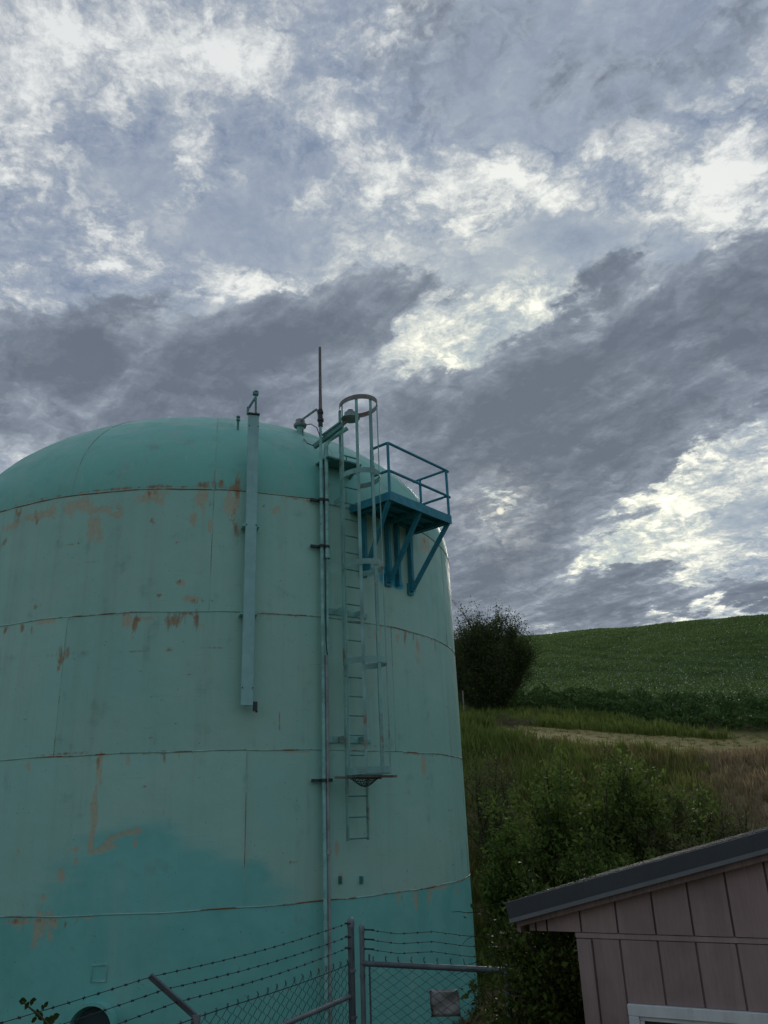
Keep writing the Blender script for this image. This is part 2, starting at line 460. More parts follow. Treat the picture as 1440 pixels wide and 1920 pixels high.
M['grass'] = leaf_mat('bank_grass', (0.115, 0.138, 0.036), (0.275, 0.280, 0.090), 0.35, hue2=(0.27, 0.205, 0.095))
M['grass_green'] = leaf_mat('green_grass', (0.095, 0.145, 0.028), (0.235, 0.290, 0.070), 0.35)
M['grass_dry'] = leaf_mat('dry_grass', (0.20, 0.150, 0.085), (0.46, 0.35, 0.21), 0.3, hue2=(0.16, 0.17, 0.07))
M['brush'] = leaf_mat('dead_brush', (0.15, 0.12, 0.095), (0.29, 0.24, 0.19), 0.1)
m, t, b = base_mat('white_blossom'); b.inputs['Base Color'].default_value = (0.62, 0.62, 0.55, 1); M['blossom'] = m

# ------------------------------------------------------------------ terrain
def smoothstep(x, a, b):
    q = np.clip((np.asarray(x, float) - a) / (b - a), 0, 1); return q * q * (3 - 2 * q)


_ph = np.random.default_rng(3).uniform(0, 6.28, (40, 3)); _dr = np.random.default_rng(4).uniform(0, 6.28, 40)
def wob(x, y, wl, k=0, n=5):
    """smooth uneven ground: a few crossed waves, in -1..1"""
    out = np.zeros(np.broadcast(x, y).shape)
    for i in range(n):
        a = _dr[(k * 5 + i) % 40]; w = 2 * math.pi / (wl * (0.7 + 0.22 * i))
        out = out + np.sin((np.cos(a) * x + np.sin(a) * y) * w + _ph[(k * 3 + i) % 40, 0])
    return out / n ** 0.75


# height of the ground by distance, right of the tank (r, z)
PROF = np.array([(0, 1.75), (3.2, 1.65), (6.0, 0.35), (8.0, 0.05), (12, 0.0), (18.0, 0.05), (22, 0.45), (26, 1.6), (32, 4.1), (36, 5.45), (39, 5.95), (42, 6.5),
                 (46, 7.25), (52, 8.45), (56, 9.5), (60, 10.9), (75, 14.7), (100, 21.8), (130, 29.6), (155, 34.8), (172, 37.4), (190, 38.6),
                 (215, 38.4), (260, 35), (400, 20), (900, 0), (2600, -20)])
def ground(x, y):
    x = np.asarray(x, float); y = np.asarray(y, float); r = np.hypot(x, y); az = np.arctan2(x, y)
    z = np.interp(r, PROF[:, 0], PROF[:, 1])
    far = smoothstep(r, 22, 60)
    side = np.cos(np.clip(az - 0.45, -2.2, 2.2))                     # hills all round, lower behind the camera
    z = z * (1 - far) + far * z * (0.45 + 0.55 * np.clip(side, -0.4, 1))
    z = z + smoothstep(r, 60, 165) * (az - 0.17) * -5.0 * smoothstep(np.abs(az), 1.6, 0.9)
    z = z - smoothstep(r, 30, 46) * (1 - smoothstep(r, 58, 140)) * np.clip(az - 0.16, -0.3, 0.5) * 7.0
    z = z + smoothstep(r, 19, 28) * (1 - smoothstep(r, 36, 48)) * 0.28 * wob(x, y, 6.0, 1) \
          + smoothstep(r, 30, 80) * 0.25 * wob(x, y, 22.0, 2) + 0.03 * wob(x, y, 1.7, 3) * smoothstep(r, 4, 12)
    return z


radii = np.concatenate([np.linspace(0.3, 16, 40), np.linspace(16.3, 62, 190), np.geomspace(62.6, 240, 120), np.geomspace(248, 2600, 24)])
azs = np.concatenate([np.linspace(-math.pi, -0.35, 60)[:-1], np.linspace(-0.35, 0.75, 240)[:-1], np.linspace(0.75, math.pi, 52)])
RR, AA = np.meshgrid(radii, azs, indexing='ij')
GX, GY = RR * np.sin(AA), RR * np.cos(AA); GZ = ground(GX, GY)
nr, na = RR.shape
idx = np.arange(nr * na).reshape(nr, na)
F = np.stack([idx[:-1, :-1], idx[:-1, 1:], idx[1:, 1:], idx[1:, :-1]], -1).reshape(-1, 4)
V = np.stack([GX, GY, GZ], -1).reshape(-1, 3)
V = np.vstack([V, [[0, 0, 1.75]]])
m, t, b = base_mat('ground_soil_and_turf'); P = t.pos()
gx, gy, gz = t.xyz(P)
rr_ = t.vmath('LENGTH', t.comb(gx, gy, 0.0))
n1 = t.noise(P, 0.35, 6, 0.62); n2 = t.noise(P, 3.5, 6, 0.65); n3 = t.noise(P, 14, 4, 0.6)
turf = t.mix(t.smooth(n2, 0.3, 0.7), (0.085, 0.092, 0.030, 1), (0.165, 0.150, 0.062, 1))
dry = t.mix(t.smooth(n3, 0.3, 0.7), (0.15, 0.115, 0.07, 1), (0.27, 0.205, 0.13, 1))
near = t.mix(t.smooth(n1, 0.45, 0.62), turf, dry)
mown = t.mix(t.smooth(n2, 0.35, 0.7), (0.23, 0.205, 0.075, 1), (0.37, 0.295, 0.135, 1))
near = t.mix(t.math('MULTIPLY', t.smooth(rr_, 37, 40), t.smooth(rr_, 54, 51)), near, mown)
fieldc = t.mix(t.smooth(n3, 0.3, 0.7), (0.060, 0.110, 0.034, 1), (0.105, 0.165, 0.055, 1))
gcol = t.mix(t.smooth(rr_, 54, 58), near, fieldc)
t.l.new(gcol, b.inputs['Base Color']); b.inputs['Roughness'].default_value = 0.95; b.inputs['Specular IOR Level'].default_value = 0.1
t.l.new(t.bump(t.math('ADD', n2, t.math('MULTIPLY', n3, 0.5)), 0.6, 0.06), b.inputs['Normal'])
M['ground'] = m
centre = len(V) - 1
g_o = np_mesh('ground', V, F, M['ground'], smooth=True)
tag(g_o, 'uneven ground rising from the tank pad to a grassy bank and a green field', 'ground', kind='structure')

# ------------------------------------------------------------------ geometry helpers for places seen in the photograph
TR = 5.5
TC = np.array([3.361 * TR * math.sin(-0.2206), 3.361 * TR * math.cos(-0.2206)])
SEAM = [8.711, 6.578, 4.404, 2.211]              # heights of the ring welds
DOME_H = 0.5678 * TR
T0 = math.atan2(-TC[1], -TC[0])                  # direction tank centre -> camera


def tw(th, rad, z):
    """point on the tank: th measured from the side facing the camera, positive towards the right"""
    a = T0 + th; return np.array([TC[0] + rad * math.cos(a), TC[1] + rad * math.sin(a), z])


def tn(th): a = T0 + th; return np.array([math.cos(a), math.sin(a), 0.0])
def tt(th): a = T0 + th; return np.array([-math.sin(a), math.cos(a), 0.0])


def on_cyl(px, py, rad=TR):
    d = ray(px, py); a = d[0] ** 2 + d[1] ** 2; bq = -(d[0] * TC[0] + d[1] * TC[1]); cq = TC @ TC - rad * rad
    disc_ = max(0.0, bq * bq - a * cq); s = (-bq - math.sqrt(disc_)) / a; q = EYE + d * s
    th = math.atan2(q[1] - TC[1], q[0] - TC[0]) - T0
    return (th + math.pi) % (2 * math.pi) - math.pi, q[2]


def on_dome(px, py):
    d = ray(px, py); sc_ = np.array([1 / TR, 1 / TR, 1 / DOME_H]); o = (EYE - np.array([TC[0], TC[1], SEAM[0]])) * sc_; e = d * sc_
    a = e @ e; bq = o @ e; cq = o @ o - 1; dd = max(bq * bq - a * cq, 0); return EYE + d * ((-bq - math.sqrt(dd)) / a)


def at_z(px, py, z): d = ray(px, py); return EYE + d * ((z - EYE[2]) / d[2])
def at_y(px, py, y): d = ray(px, py); return EYE + d * (y / d[1])
def at_plane(px, py, q, n): d = ray(px, py); return EYE + d * (((np.asarray(q) - EYE) @ n) / (d @ n))
def z_on_line(xy, px, py):
    """height at which the vertical line over xy crosses the image row of (px, py)"""
    lo, hi = -20.0, 60.0
    for _ in range(60):
        mid = (lo + hi) / 2; v = np.array([xy[0], xy[1], mid]) - EYE
        y = 960 - FPX * (v @ UP) / (v @ FW)
        if y > py: lo = mid
        else: hi = mid
    return (lo + hi) / 2


def px_m(px, py, rad=TR):
    """metres per photograph pixel on the tank wall"""
    th, z = on_cyl(px, py, rad); return ((tw(th, rad, z) - EYE) @ FW) / FPX


# ------------------------------------------------------------------ tank paint: where rust, bare primer and repaint lie on the wall
MARK = {'rust': [], 'primer': [], 'fresh': [], 'spray': []}
def mark(kind, px, py, w, h, s=1.0):
    th, z = on_cyl(px, py); k = px_m(px, py)
    cosv = max(0.25, abs(tn(th) @ nrm(np.array([*(EYE[:2] - tw(th, TR, 0)[:2]), 0]))))
    MARK[kind].append((th * TR, z, w * k / 2 / cosv, h * k / 2, s))


def stroke(kind, pts, w, s=1.0):
    for (x0, y0), (x1, y1) in zip(pts[:-1], pts[1:]):
        n = max(2, int(math.hypot(x1 - x0, y1 - y0) / (w * 0.45)))
        for i in range(n):
            f = i / n; mark(kind, x0 + (x1 - x0) * f, y0 + (y1 - y0) * f, w * random.uniform(.85, 1.2), w * 1.2, s)


for a in [(75, 965, 80, 16), (150, 944, 46, 30), (190, 955, 60, 18), (178, 985, 30, 56), (285, 930, 50, 26), (378, 936, 24, 40),
          (437, 945, 24, 50), (515, 957, 16, 20), (25, 985, 40, 16), (215, 965, 30, 12),
          (362, 968, 14, 26), (395, 985, 8, 30), (340, 1092, 16, 10), (362, 1122, 36, 9),
          (75, 1738, 44, 46), (100, 1728, 24, 18), (40, 1728, 80, 10), (780, 1682, 10, 36), (806, 1677, 9, 28), (750, 1673, 20, 6),
          (830, 1661, 50, 7), (783, 1218, 8, 50), (794, 1432, 8, 36), (796, 1017, 16, 34), (555, 1409, 60, 5), (115, 1640, 13, 16),
          (83, 1680, 9, 12), (142, 1615, 11, 16), (140, 1593, 16, 9), (38, 1597, 11, 9), (165, 1719, 26, 5), (55, 1437, 9, 20), (240, 1424, 11, 22),
          (615, 1687, 12, 5), (632, 1588, 8, 20), (305, 1523, 8, 13), (240, 1162, 18, 24), (275, 1160, 40, 8), (80, 1165, 40, 10), (500, 1150, 60, 5), (640, 1640, 8, 10)]:
    mark('primer', *a)
stroke('primer', [(190, 1418), (185, 1470), (176, 1530), (170, 1600)], 12)
stroke('primer', [(186, 1594), (205, 1573), (238, 1561), (268, 1556)], 10, 0.9)
stroke('primer', [(180, 1594), (200, 1588), (222, 1583)], 9, 0.9)
stroke('primer', [(248, 1578), (258, 1585)], 8, 0.75)
for a in [(400, 902, 9, 34), (395, 948, 9, 22), (445, 900, 12, 56), (438, 958, 14, 30), (442, 990, 9, 30), (8, 1015, 14, 16), (255, 1168, 12, 34), (325, 1164, 30, 28), (370, 1162, 13, 36), (345, 1150, 70, 6),
          (60, 1180, 9, 20), (41, 1178, 9, 18), (10, 1182, 10, 14), (130, 1160, 10, 12), (118, 1230, 24, 44), (120, 1227, 56, 5), (262, 1221, 56, 4), (322, 1218, 16, 5),
          (395, 1215, 70, 3), (355, 1265, 20, 3), (410, 1292, 14, 4), (290, 1382, 24, 3), (158, 1386, 26, 3), (336, 1090, 12, 8), (362, 1127, 14, 10), (385, 1127, 40, 5),
          (120, 1413, 130, 6), (300, 1410, 110, 5), (40, 1727, 110, 6), (620, 1406, 30, 4), (455, 1480, 3, 150), (457, 1560, 4, 60), (545, 1618, 14, 4), (283, 976, 12, 14), (320, 1007, 12, 5), (135, 1020, 34, 5),
          (796, 1012, 8, 22), (618, 905, 8, 24), (655, 888, 10, 10), (570, 1155, 60, 4), (68, 1138, 8, 10), (620, 1160, 18, 5), (525, 1350, 3, 40), (150, 1010, 2.5, 130),
          (240, 915, 480, 5), (570, 938, 140, 5), (700, 965, 60, 4), (200, 1153, 200, 3), (790, 1192, 120, 4), (790, 1414, 140, 3), (415, 905, 20, 12), (380, 908, 24, 10), (300, 910, 24, 8)]:
    mark('rust', *a, 0.9)
rr0 = random.Random(5)
for i in range(150):      # small scuffs all over the wall
    mark('rust', rr0.uniform(0, 860), rr0.uniform(940, 1650), rr0.uniform(2, 13), rr0.uniform(2, 4), rr0.uniform(.4, .8))
for sx_, sy_ in [(20, 1725), (130, 1720), (310, 1410), (200, 1415), (360, 1150), (300, 920), (120, 940), (60, 950), (480, 926), (560, 935), (690, 1170), (760, 1184), (810, 1200), (740, 1676), (850, 1655)]:
    for i in range(4):    # short runs hanging from the welds
        w_ = rr0.uniform(3, 8); h_ = rr0.uniform(10, 34); mark(rr0.choice(['rust', 'primer']), sx_ + rr0.uniform(-30, 30), sy_ + h_ / 2, w_, h_, rr0.uniform(.5, .85))
for a in [(727, 1085, 40, 36), (745, 1096, 26, 22), (772, 1105, 17, 12), (690, 1070, 26, 26), (771, 1020, 9, 60), (746, 1040, 7, 60), (730, 1070, 30, 20)]:
    mark('spray', *a)
for a in [(260, 1660, 420, 170), (250, 1610, 240, 140), (270, 1585, 170, 96), (400, 1660, 240, 110), (470, 1640, 90, 60), (160, 1690, 200, 90), (330, 1690, 460, 70)]:
    mark('fresh', *a)


def paint(theta, z):
    """mark strengths at points of the wall (arrays of angle and height)"""
    s = theta * TR; out = {}
    for kind, lst in MARK.items():
        a = np.zeros(len(s))
        soft = {'fresh': 0.35, 'spray': 0.5}.get(kind, 0.0)
        for (cs_, cz, hw, hh, st) in lst:
            pad = max(hw, hh * 1.6) if kind in ('rust', 'primer') else 0.25 * max(hw, hh)
            sel = (np.abs(s - cs_) < hw + pad) & (np.abs(z - cz) < hh + pad)
            if not sel.any(): continue
            qx = np.maximum(np.abs(s[sel] - cs_) - hw, -hw) ; qz = np.maximum(np.abs(z[sel] - cz) - hh, -hh)
            if kind in ('rust', 'primer'):
                ex = np.abs(s[sel] - cs_) / hw; dzz = z[sel] - cz
                ezz = np.where(dzz > 0, dzz / hh, -dzz / (hh * 1.35))          # runs fade out downwards
                v = np.clip(1.02 - 0.5 * (ex ** 2.6 + ezz ** 2.6) ** (1 / 2.6), 0, 1) * (0.55 + 0.45 * st)
            else:
                e = np.sqrt(((s[sel] - cs_) / hw) ** 2 + ((z[sel] - cz) / hh) ** 2)
                v = np.clip((1.3 - e) / 0.85, 0, 1)
            a[sel] = np.maximum(a[sel], v)
        out[kind] = a
    out['fresh'] = np.maximum(out['fresh'], (z < SEAM[3]).astype(float))
    return out


m, t, b = base_mat('tank_paint'); P = t.pos(); px_, py_, pz_ = t.xyz(P)
N = lambda sc, d=5, r=0.6, off=(0, 0, 0): t.noise(t.vmath('ADD', P, off), sc, d, r)
big = N(0.45, 5, 0.6); mid = N(2.2, 6, 0.62, (4, 1, 7)); fine = N(13, 5, 0.65, (1, 8, 2))
vst = t.noise(t.vmath('MULTIPLY', P, (1, 1, 0.05)), 3.2, 6, 0.65); vst2 = t.noise(t.vmath('MULTIPLY', P, (1, 1, 0.035)), 14, 5, 0.6)
base = t.mix(t.smooth(big, 0.35, 0.65), (0.290, 0.590, 0.495, 1), (0.340, 0.600, 0.500, 1))
base = t.mix(t.smooth(pz_, SEAM[0] - 0.01, SEAM[0] + 0.03), base, (0.175, 0.510, 0.425, 1))
base = t.mix(t.math('MULTIPLY', t.smooth(pz_, SEAM[0] + 0.4, SEAM[0] + 2.6), t.smooth(t.noise(t.vmath('MULTIPLY', P, (0.6, 0.6, 3.0)), 1.6, 6, 0.65), 0.42, 0.66, 0, 0.75)), base, (0.42, 0.62, 0.52, 1))
base = t.mix(t.smooth(vst, 0.45, 0.75, 0, 0.5), base, (0.275, 0.44, 0.365, 1))
base = t.mix(t.smooth(vst2, 0.55, 0.8, 0, 0.35), base, (0.36, 0.58, 0.49, 1))
brush = t.noise(t.vmath('MULTIPLY', P, (0.35, 0.35, 2.2)), 2.4, 5, 0.6)
fresh = t.smooth(t.math('ADD', t.attr('fresh'), t.math('ADD', t.math('MULTIPLY', t.math('SUBTRACT', mid, 0.5), 0.5), t.math('MULTIPLY', t.math('SUBTRACT', brush, 0.5), 1.0))), 0.10, 0.95)
fresh = t.math('MAXIMUM', fresh, t.smooth(t.math('SUBTRACT', SEAM[3], pz_), -0.004, 0.004))
frc = t.mix(t.smooth(mid, 0.35, 0.65), (0.145, 0.500, 0.450, 1), (0.175, 0.545, 0.490, 1))
base = t.mix(t.math('MULTIPLY', fresh, 0.92), base, frc)
grime = t.smooth(t.math('ADD', mid, t.math('MULTIPLY', vst, 0.5)), 0.82, 1.05, 0, 0.55)
base = t.mix(grime, base, (0.18, 0.32, 0.26, 1))
chalk = t.smooth(t.math('ADD', t.math('MULTIPLY', big, 0.6), t.math('MULTIPLY', vst, 0.6)), 0.62, 0.82, 0, 0.30)
base = t.mix(chalk, base, (0.40, 0.60, 0.52, 1))
rag = t.noise(t.vmath('MULTIPLY', P, (1, 1, 0.30)), 9.0, 8, 0.70, 0.5)
edgen = t.math('MULTIPLY_ADD', fine, 0.35, t.math('MULTIPLY', rag, 1.3))
pm = t.smooth(t.math('ADD', t.attr('primer'), t.math('MULTIPLY', t.math('SUBTRACT', edgen, 0.825), 1.5)), 0.52, 0.68)
base = t.mix(t.math('MULTIPLY', pm, 0.68), base, t.mix(t.smooth(fine, 0.35, 0.65), (0.44, 0.36, 0.22, 1), (0.50, 0.43, 0.29, 1)))
rmk = t.smooth(t.math('ADD', t.attr('rust'), t.math('MULTIPLY', t.math('SUBTRACT', edgen, 0.825), 2.1)), 0.52, 1.0)
base = t.mix(t.math('MULTIPLY', rmk, 0.85), base, t.mix(t.smooth(fine, 0.35, 0.65), (0.20, 0.105, 0.045, 1), (0.36, 0.205, 0.090, 1)))
lines = t.noise(t.vmath('MULTIPLY', P, (0.5, 0.5, 9.0)), 2.6, 4, 0.6)
base = t.mix(t.smooth(lines, 0.66, 0.74, 0, 0.30), base, (0.20, 0.33, 0.27, 1))
spk = t.smooth(N(30, 3, 0.5, (2, 2, 2)), 0.70, 0.75, 0, 0.75)
base = t.mix(spk, base, (0.06, 0.08, 0.07, 1))
spm = t.smooth(t.math('ADD', t.attr('spray'), t.math('MULTIPLY', t.math('SUBTRACT', mid, 0.5), 0.6)), 0.25, 0.8)
base = t.mix(spm, base, (0.03, 0.42, 0.56, 1))
oi = t.n.new('ShaderNodeObjectInfo').outputs['Random']
base = t.mix(1.0, base, t.mix(oi, (0.95, 0.955, 0.95, 1), (1.04, 1.03, 1.03, 1)), 'MULTIPLY')
t.l.new(base, b.inputs['Base Color'])
t.put(b.inputs['Roughness'], t.smooth(mid, 0.3, 0.7, 0.42, 0.62)); b.inputs['Specular IOR Level'].default_value = 0.35
hgt = t.math('ADD', t.math('MULTIPLY', N(1.1, 3, 0.5), 1.0), t.math('MULTIPLY', fine, 0.06))
hgt = t.math('SUBTRACT', hgt, t.math('MULTIPLY', t.math('ADD', pm, rmk), 0.03))
t.l.new(t.bump(hgt, 0.55, 0.06), b.inputs['Normal'])
M['tank'] = m
M['weld'] = painted('weld_bead_paint', (0.26, 0.48, 0.41), rust=0.62, rcol=(0.22, 0.11, 0.05), scale=1.6)
M['weld_rust'] = painted('rusty_weld_bead', (0.24, 0.32, 0.26), rust=0.85, rcol=(0.22, 0.105, 0.045), scale=2.2)

tank = thing('water_tank', 'huge domed teal steel water tank with welded rings, rust stains and patchy repaint', 'water tank', (TC[0], TC[1], 0))


def shell_plate(a0, a1, z0, z1, wave=0.0):
    vis = a1 > -1.5 and a0 < 1.5
    nx = max(3, int((a1 - a0) * TR / (0.035 if vis else 0.4))); nz = max(1, int((z1 - z0) / (0.035 if vis else 2.5)))
    th = np.linspace(a0, a1, nx + 1); zz = np.linspace(z0, z1, nz + 1)
    A_, Z_ = np.meshgrid(th, zz); A_ = A_.ravel(); Z_ = Z_.ravel()
    rad = TR + 0.004 * np.sin((Z_ - z0) / (z1 - z0) * math.pi)
    V = np.stack([rad * np.cos(T0 + A_), rad * np.sin(T0 + A_), Z_], -1)
    i = np.arange((nx + 1) * (nz + 1)).reshape(nz + 1, nx + 1)
    F = np.stack([i[:-1, :-1], i[:-1, 1:], i[1:, 1:], i[1:, :-1]], -1).reshape(-1, 4)
    th_w = (A_ + math.pi) % (2 * math.pi) - math.pi
    return np_mesh('shell_plate', V, F, M['tank'], tank, paint(th_w, Z_), smooth=True)


def ring_weld(z, rad=TR, r=0.0095, mat=None):
    n = 360; th = np.linspace(0, 2 * math.pi, n, endpoint=False); k = 6
    V = []; 
    for j in range(k):
        a = 2 * math.pi * j / k
        rj = rad + r * math.cos(a) + 0.003 * np.sin(th * 71 + j) ; V.append(np.stack([rj * np.cos(th), rj * np.sin(th), z + r * 1.2 * math.sin(a) + 0.006 * np.sin(th * 23)], -1))
    V = np.concatenate(V); i = np.arange(k * n).reshape(k, n)
    F = np.stack([i, np.roll(i, -1, 1), np.roll(np.roll(i, -1, 1), -1, 0), np.roll(i, -1, 0)], -1).reshape(-1, 4)
    return np_mesh('ring_weld', V, F, mat or M['weld'], tank, smooth=True)


levels = [SEAM[0], SEAM[1], SEAM[2], SEAM[3], -0.05]
first = [on_cyl(398, 1000)[0], on_cyl(738, 1300)[0], on_cyl(460, 1550)[0], on_cyl(560, 1850)[0] - 0.62]
for ci in range(4):
    step = 2 * math.pi / 6
    for k in range(6):
        a0 = first[ci] + k * step
        if a0 > math.pi: a0 -= 2 * math.pi
        shell_plate(a0, a0 + step, levels[ci + 1], levels[ci])
        if ci < 3:
            MB().tube([tw(a0, TR + 0.002, zq) for zq in np.linspace(levels[ci + 1], levels[ci], 10)], 0.006, 5).build('vertical_weld', M['weld'], tank, True)
for z_ in SEAM: ring_weld(z_, mat=M['weld_rust'] if z_ == SEAM[0] else M['weld'])


def dome_pt(th, ph, lift=0.0):
    """ph: 0 at the rim, pi/2 at the top"""
    return np.stack([(TR + lift) * np.cos(ph) * np.cos(T0 + th), (TR + lift) * np.cos(ph) * np.sin(T0 + th), SEAM[0] + (DOME_H + lift) * np.sin(ph)], -1)


g_first = (lambda q: math.atan2(q[1] - TC[1], q[0] - TC[0]) - T0)(on_dome(402, 905))
NG = 14
for k in range(NG):
    a0 = g_first + k * 2 * math.pi / NG; a1 = a0 + 2 * math.pi / NG
    th = np.linspace(a0, a1, 41); ph = np.linspace(0, math.radians(66), 81)
    A_, B_ = np.meshgrid(th, ph); A_ = A_.ravel(); B_ = B_.ravel(); V = dome_pt(A_, B_)
    i = np.arange(41 * 81).reshape(81, 41); F = np.stack([i[:-1, :-1], i[:-1, 1:], i[1:, 1:], i[1:, :-1]], -1).reshape(-1, 4)
    at = paint((A_ + math.pi) % (2 * math.pi) - math.pi, V[:, 2])
    np_mesh('dome_plate', V, F, M['tank'], tank, at, smooth=True)
    MB().tube([dome_pt(a0, q, 0.001) + np.array([TC[0], TC[1], 0]) for q in np.linspace(0.01, math.radians(66), 24)], 0.006, 5).build('dome_weld', M['weld'], tank, True)
th = np.linspace(0, 2 * math.pi, 97)[:-1]; ph = np.linspace(math.radians(66), math.radians(89.5), 14)
A_, B_ = np.meshgrid(th, ph); V = dome_pt(A_.ravel(), B_.ravel()); i = np.arange(14 * 96).reshape(14, 96)
F = np.stack([i[:-1], np.roll(i[:-1], -1, 1), np.roll(i[1:], -1, 1), i[1:]], -1).reshape(-1, 4)
np_mesh('dome_crown', V, F, M['tank'], tank, paint(A_.ravel(), V[:, 2]), smooth=True)

# manway, coupon plate and lugs low on the wall
th, z = on_cyl(180, 1925, TR)
mw = MB().lathe(tw(th, TR - 0.05, z), tn(th), [(0.30, 0), (0.30, 0.26), (0.335, 0.26), (0.335, 0.30), (0.29, 0.30), (0.28, 0.06), (0.0, 0.06)], 40).build('manway', M['tank'], tank, True)
MB().lathe(tw(th, TR - 0.05, z), tn(th), [(0.0, 0.10), (0.25, 0.10), (0.25, 0.13), (0.0, 0.13)], 32).build('manway_shade_disc', M['inside'], mw, True)  # added dark disc: shade inside the nozzle, put into its colour
th, z = on_cyl(186, 1825); k = px_m(186, 1825)
pl = MB()
for (ox, oz, w, h) in [(0, 14, 28, 1.6), (0, -13, 30, 2.6), (-14, 0, 1.4, 27), (14, 0, 2.0, 27)]:
    pl.box(tw(th, TR + 0.006, z + oz * k) + tt(th) * ox * k, (tt(th), tn(th), (0, 0, 1)), (w * k, 0.018, h * k))
pl.build('weld_square', M['teal'], tank)
for px in (637, 676):
    th, z = on_cyl(px, 1650); k = px_m(px, 1650)
    MB().box(tw(th, TR + 0.035, z), (tt(th), tn(th), (0, 0, 1)), (0.012, 0.07, 13 * k)).box(tw(th, TR + 0.005, z), (tt(th), tn(th), (0, 0, 1)), (0.05, 0.012, 14 * k)).build('lug', M['teal_dark'], tank)

# ------------------------------------------------------------------ level gauge board
rb = TR + 0.20
th_g, zb = on_cyl(463, 1323, rb); base_xy = tw(th_g, rb, 0)
zt = z_on_line(base_xy, 470, 779); k = px_m(466, 1050)
gb = thing('gauge_board', 'long flat teal gauge board running down the tank with a small pulley bracket on top', 'gauge board', (*base_xy[:2], zb))
ez = np.array([0, 0, 1.0]); T_, N_ = tt(th_g), tn(th_g)
wid = 0.185
MB().box(tw(th_g, rb, (zb + zt) / 2), (T_, N_, ez), (wid, 0.045, zt - zb)).build('board', M['teal_board'], gb, bevel=0.006)
for sx in (-1, 1):
    MB().box(tw(th_g, rb - 0.035, (zb + zt) / 2 + 0.01) + T_ * sx * (wid / 2 - 0.008), (T_, N_, ez), (0.014, 0.075, zt - zb - 0.04)).build('side_flange', M['teal'], gb)
for yy in (985, 1150):
    zq = z_on_line(base_xy, 466, yy)
    MB().box(tw(th_g, rb - 0.10, zq), (T_, N_, ez), (wid + 0.10, 0.20, 0.035)).build('standoff', M['teal'], gb)
q = tw(th_g, rb, zt)
MB().box(q + ez * 0.02, (T_, N_, ez), (wid + 0.02, 0.09, 0.025)).build('cap', M['dark_metal'], gb)
pb = MB(); tip = q + ez * 0.42 + T_ * 0.03
pb.tube([q + T_ * 0.04, tip], 0.022, 8); pb.tube([q - T_ * 0.11 + ez * 0.03, q - T_ * 0.09 + ez * 0.14, tip + T_ * 0.02], 0.022, 8)
pb.box(q - T_ * 0.11 + ez * 0.08, (T_, N_, ez), (0.03, 0.05, 0.14)).box(tip - T_ * 0.005 + ez * 0.02, (T_, N_, ez), (0.10, 0.07, 0.05))
pbo = pb.build('pulley_bracket', M['teal_dark'], gb)
MB().lathe(tip - N_ * 0.03 + ez * 0.03, N_, [(0.0, 0), (0.045, 0), (0.035, 0.03), (0.045, 0.06), (0.0, 0.06)], 16).build('pulley', M['dark_metal'], pbo, True)
MB().box(tw(th_g, rb - 0.02, zb - 0.01) + T_ * 0.13, (T_, N_, ez), (0.06, 0.08, 0.14)).tube([tw(th_g, rb - 0.03, zb + 0.04) + T_ * 0.12, tw(th_g, rb - 0.03, zb - 0.10) + T_ * 0.16], 0.02, 6).build('end_fitting', M['dark_metal'], gb)
for yy in (800, 985, 1290):
    zq = z_on_line(base_xy, 466, yy)
    for sx in (-0.08, 0.08):
        MB().lathe(tw(th_g, rb + 0.022, zq) + T_ * sx, N_, [(0.012, 0), (0.012, 0.01), (0, 0.012)], 6).build('bolt', M['dark_metal'], gb)
# small stub on the dome
q = on_dome(446, 806)
st = thing('vent_stub', 'short thin pipe stub sticking up from the dome, left of the gauge board', 'pipe stub', q - ez * 0.03)
MB().tube([q - ez * 0.03, q + ez * 0.27], 0.022, 8).build('stub_pipe', M['teal_dark'], st, True)
for zq in (0.19, 0.255): MB().tube([q + ez * zq, q + ez * (zq + 0.027)], 0.038, 8).build('collar', M['teal_dark'], st, True)

# ------------------------------------------------------------------ antenna mast and conduits
rm = TR + 0.13
th_m, _z = on_cyl(606, 1300, rm); mxy = tw(th_m, rm, 0)
T_, N_ = tt(th_m), tn(th_m)
zm = lambda py: z_on_line(mxy, 604, py)
gz = float(ground(mxy[0], mxy[1]))
am = thing('antenna_mast', 'tall pipe mast up the tank wall carrying a thin whip antenna', 'antenna mast', (*mxy[:2], gz))
L = lambda z, s=0.0, n=0.0: np.array([mxy[0], mxy[1], z]) + T_ * s + N_ * n
MB().tube([L(gz), L(zm(798))], 0.030, 10).build('mast_pipe', M['teal'], am, True)
wh = MB().tube([L(zm(800)), L(zm(768))], 0.045, 10).tube([L(zm(790)), L(zm(786))], 0.062, 10).tube([L(zm(776)), L(zm(772))], 0.058, 10).build('antenna_mount', M['dark_metal'], am, True)
MB().tube([L(zm(770)), L(zm(740)), L(zm(651))], [0.036, 0.030, 0.026], 10).build('whip', M['whip'], am, True)
for yy in (937, 1024, 1463):
    zq = zm(yy)
    MB().box(L(zq, -0.01, -0.065), (T_, N_, ez), (0.34, 0.05, 0.045)).build('strut_channel', M['dark_metal'], am)
    for s_ in (0.0, 0.10):
        MB().tube([L(zq - 0.025, s_), L(zq + 0.025, s_)], 0.05, 10).build('pipe_clamp', M['dark_metal'], am, True)
cd = thing('conduit', 'teal conduit beside the antenna mast turning to grey pipe lower down', 'conduit', (*(L(gz, 0.10)[:2]), gz))
MB().tube([L(zm(1046), 0.10), L(zm(850), 0.10), L(zm(833), 0.115), L(zm(822), 0.17), L(zm(812), 0.30), L(zm(797), 0.50, 0.1)], 0.043, 10).build('upper_pipe', M['teal'], cd, True)
MB().tube([L(zm(1046), 0.10), L(zm(1030), 0.10)], 0.056, 10).build('coupling', M['teal'], cd, True)
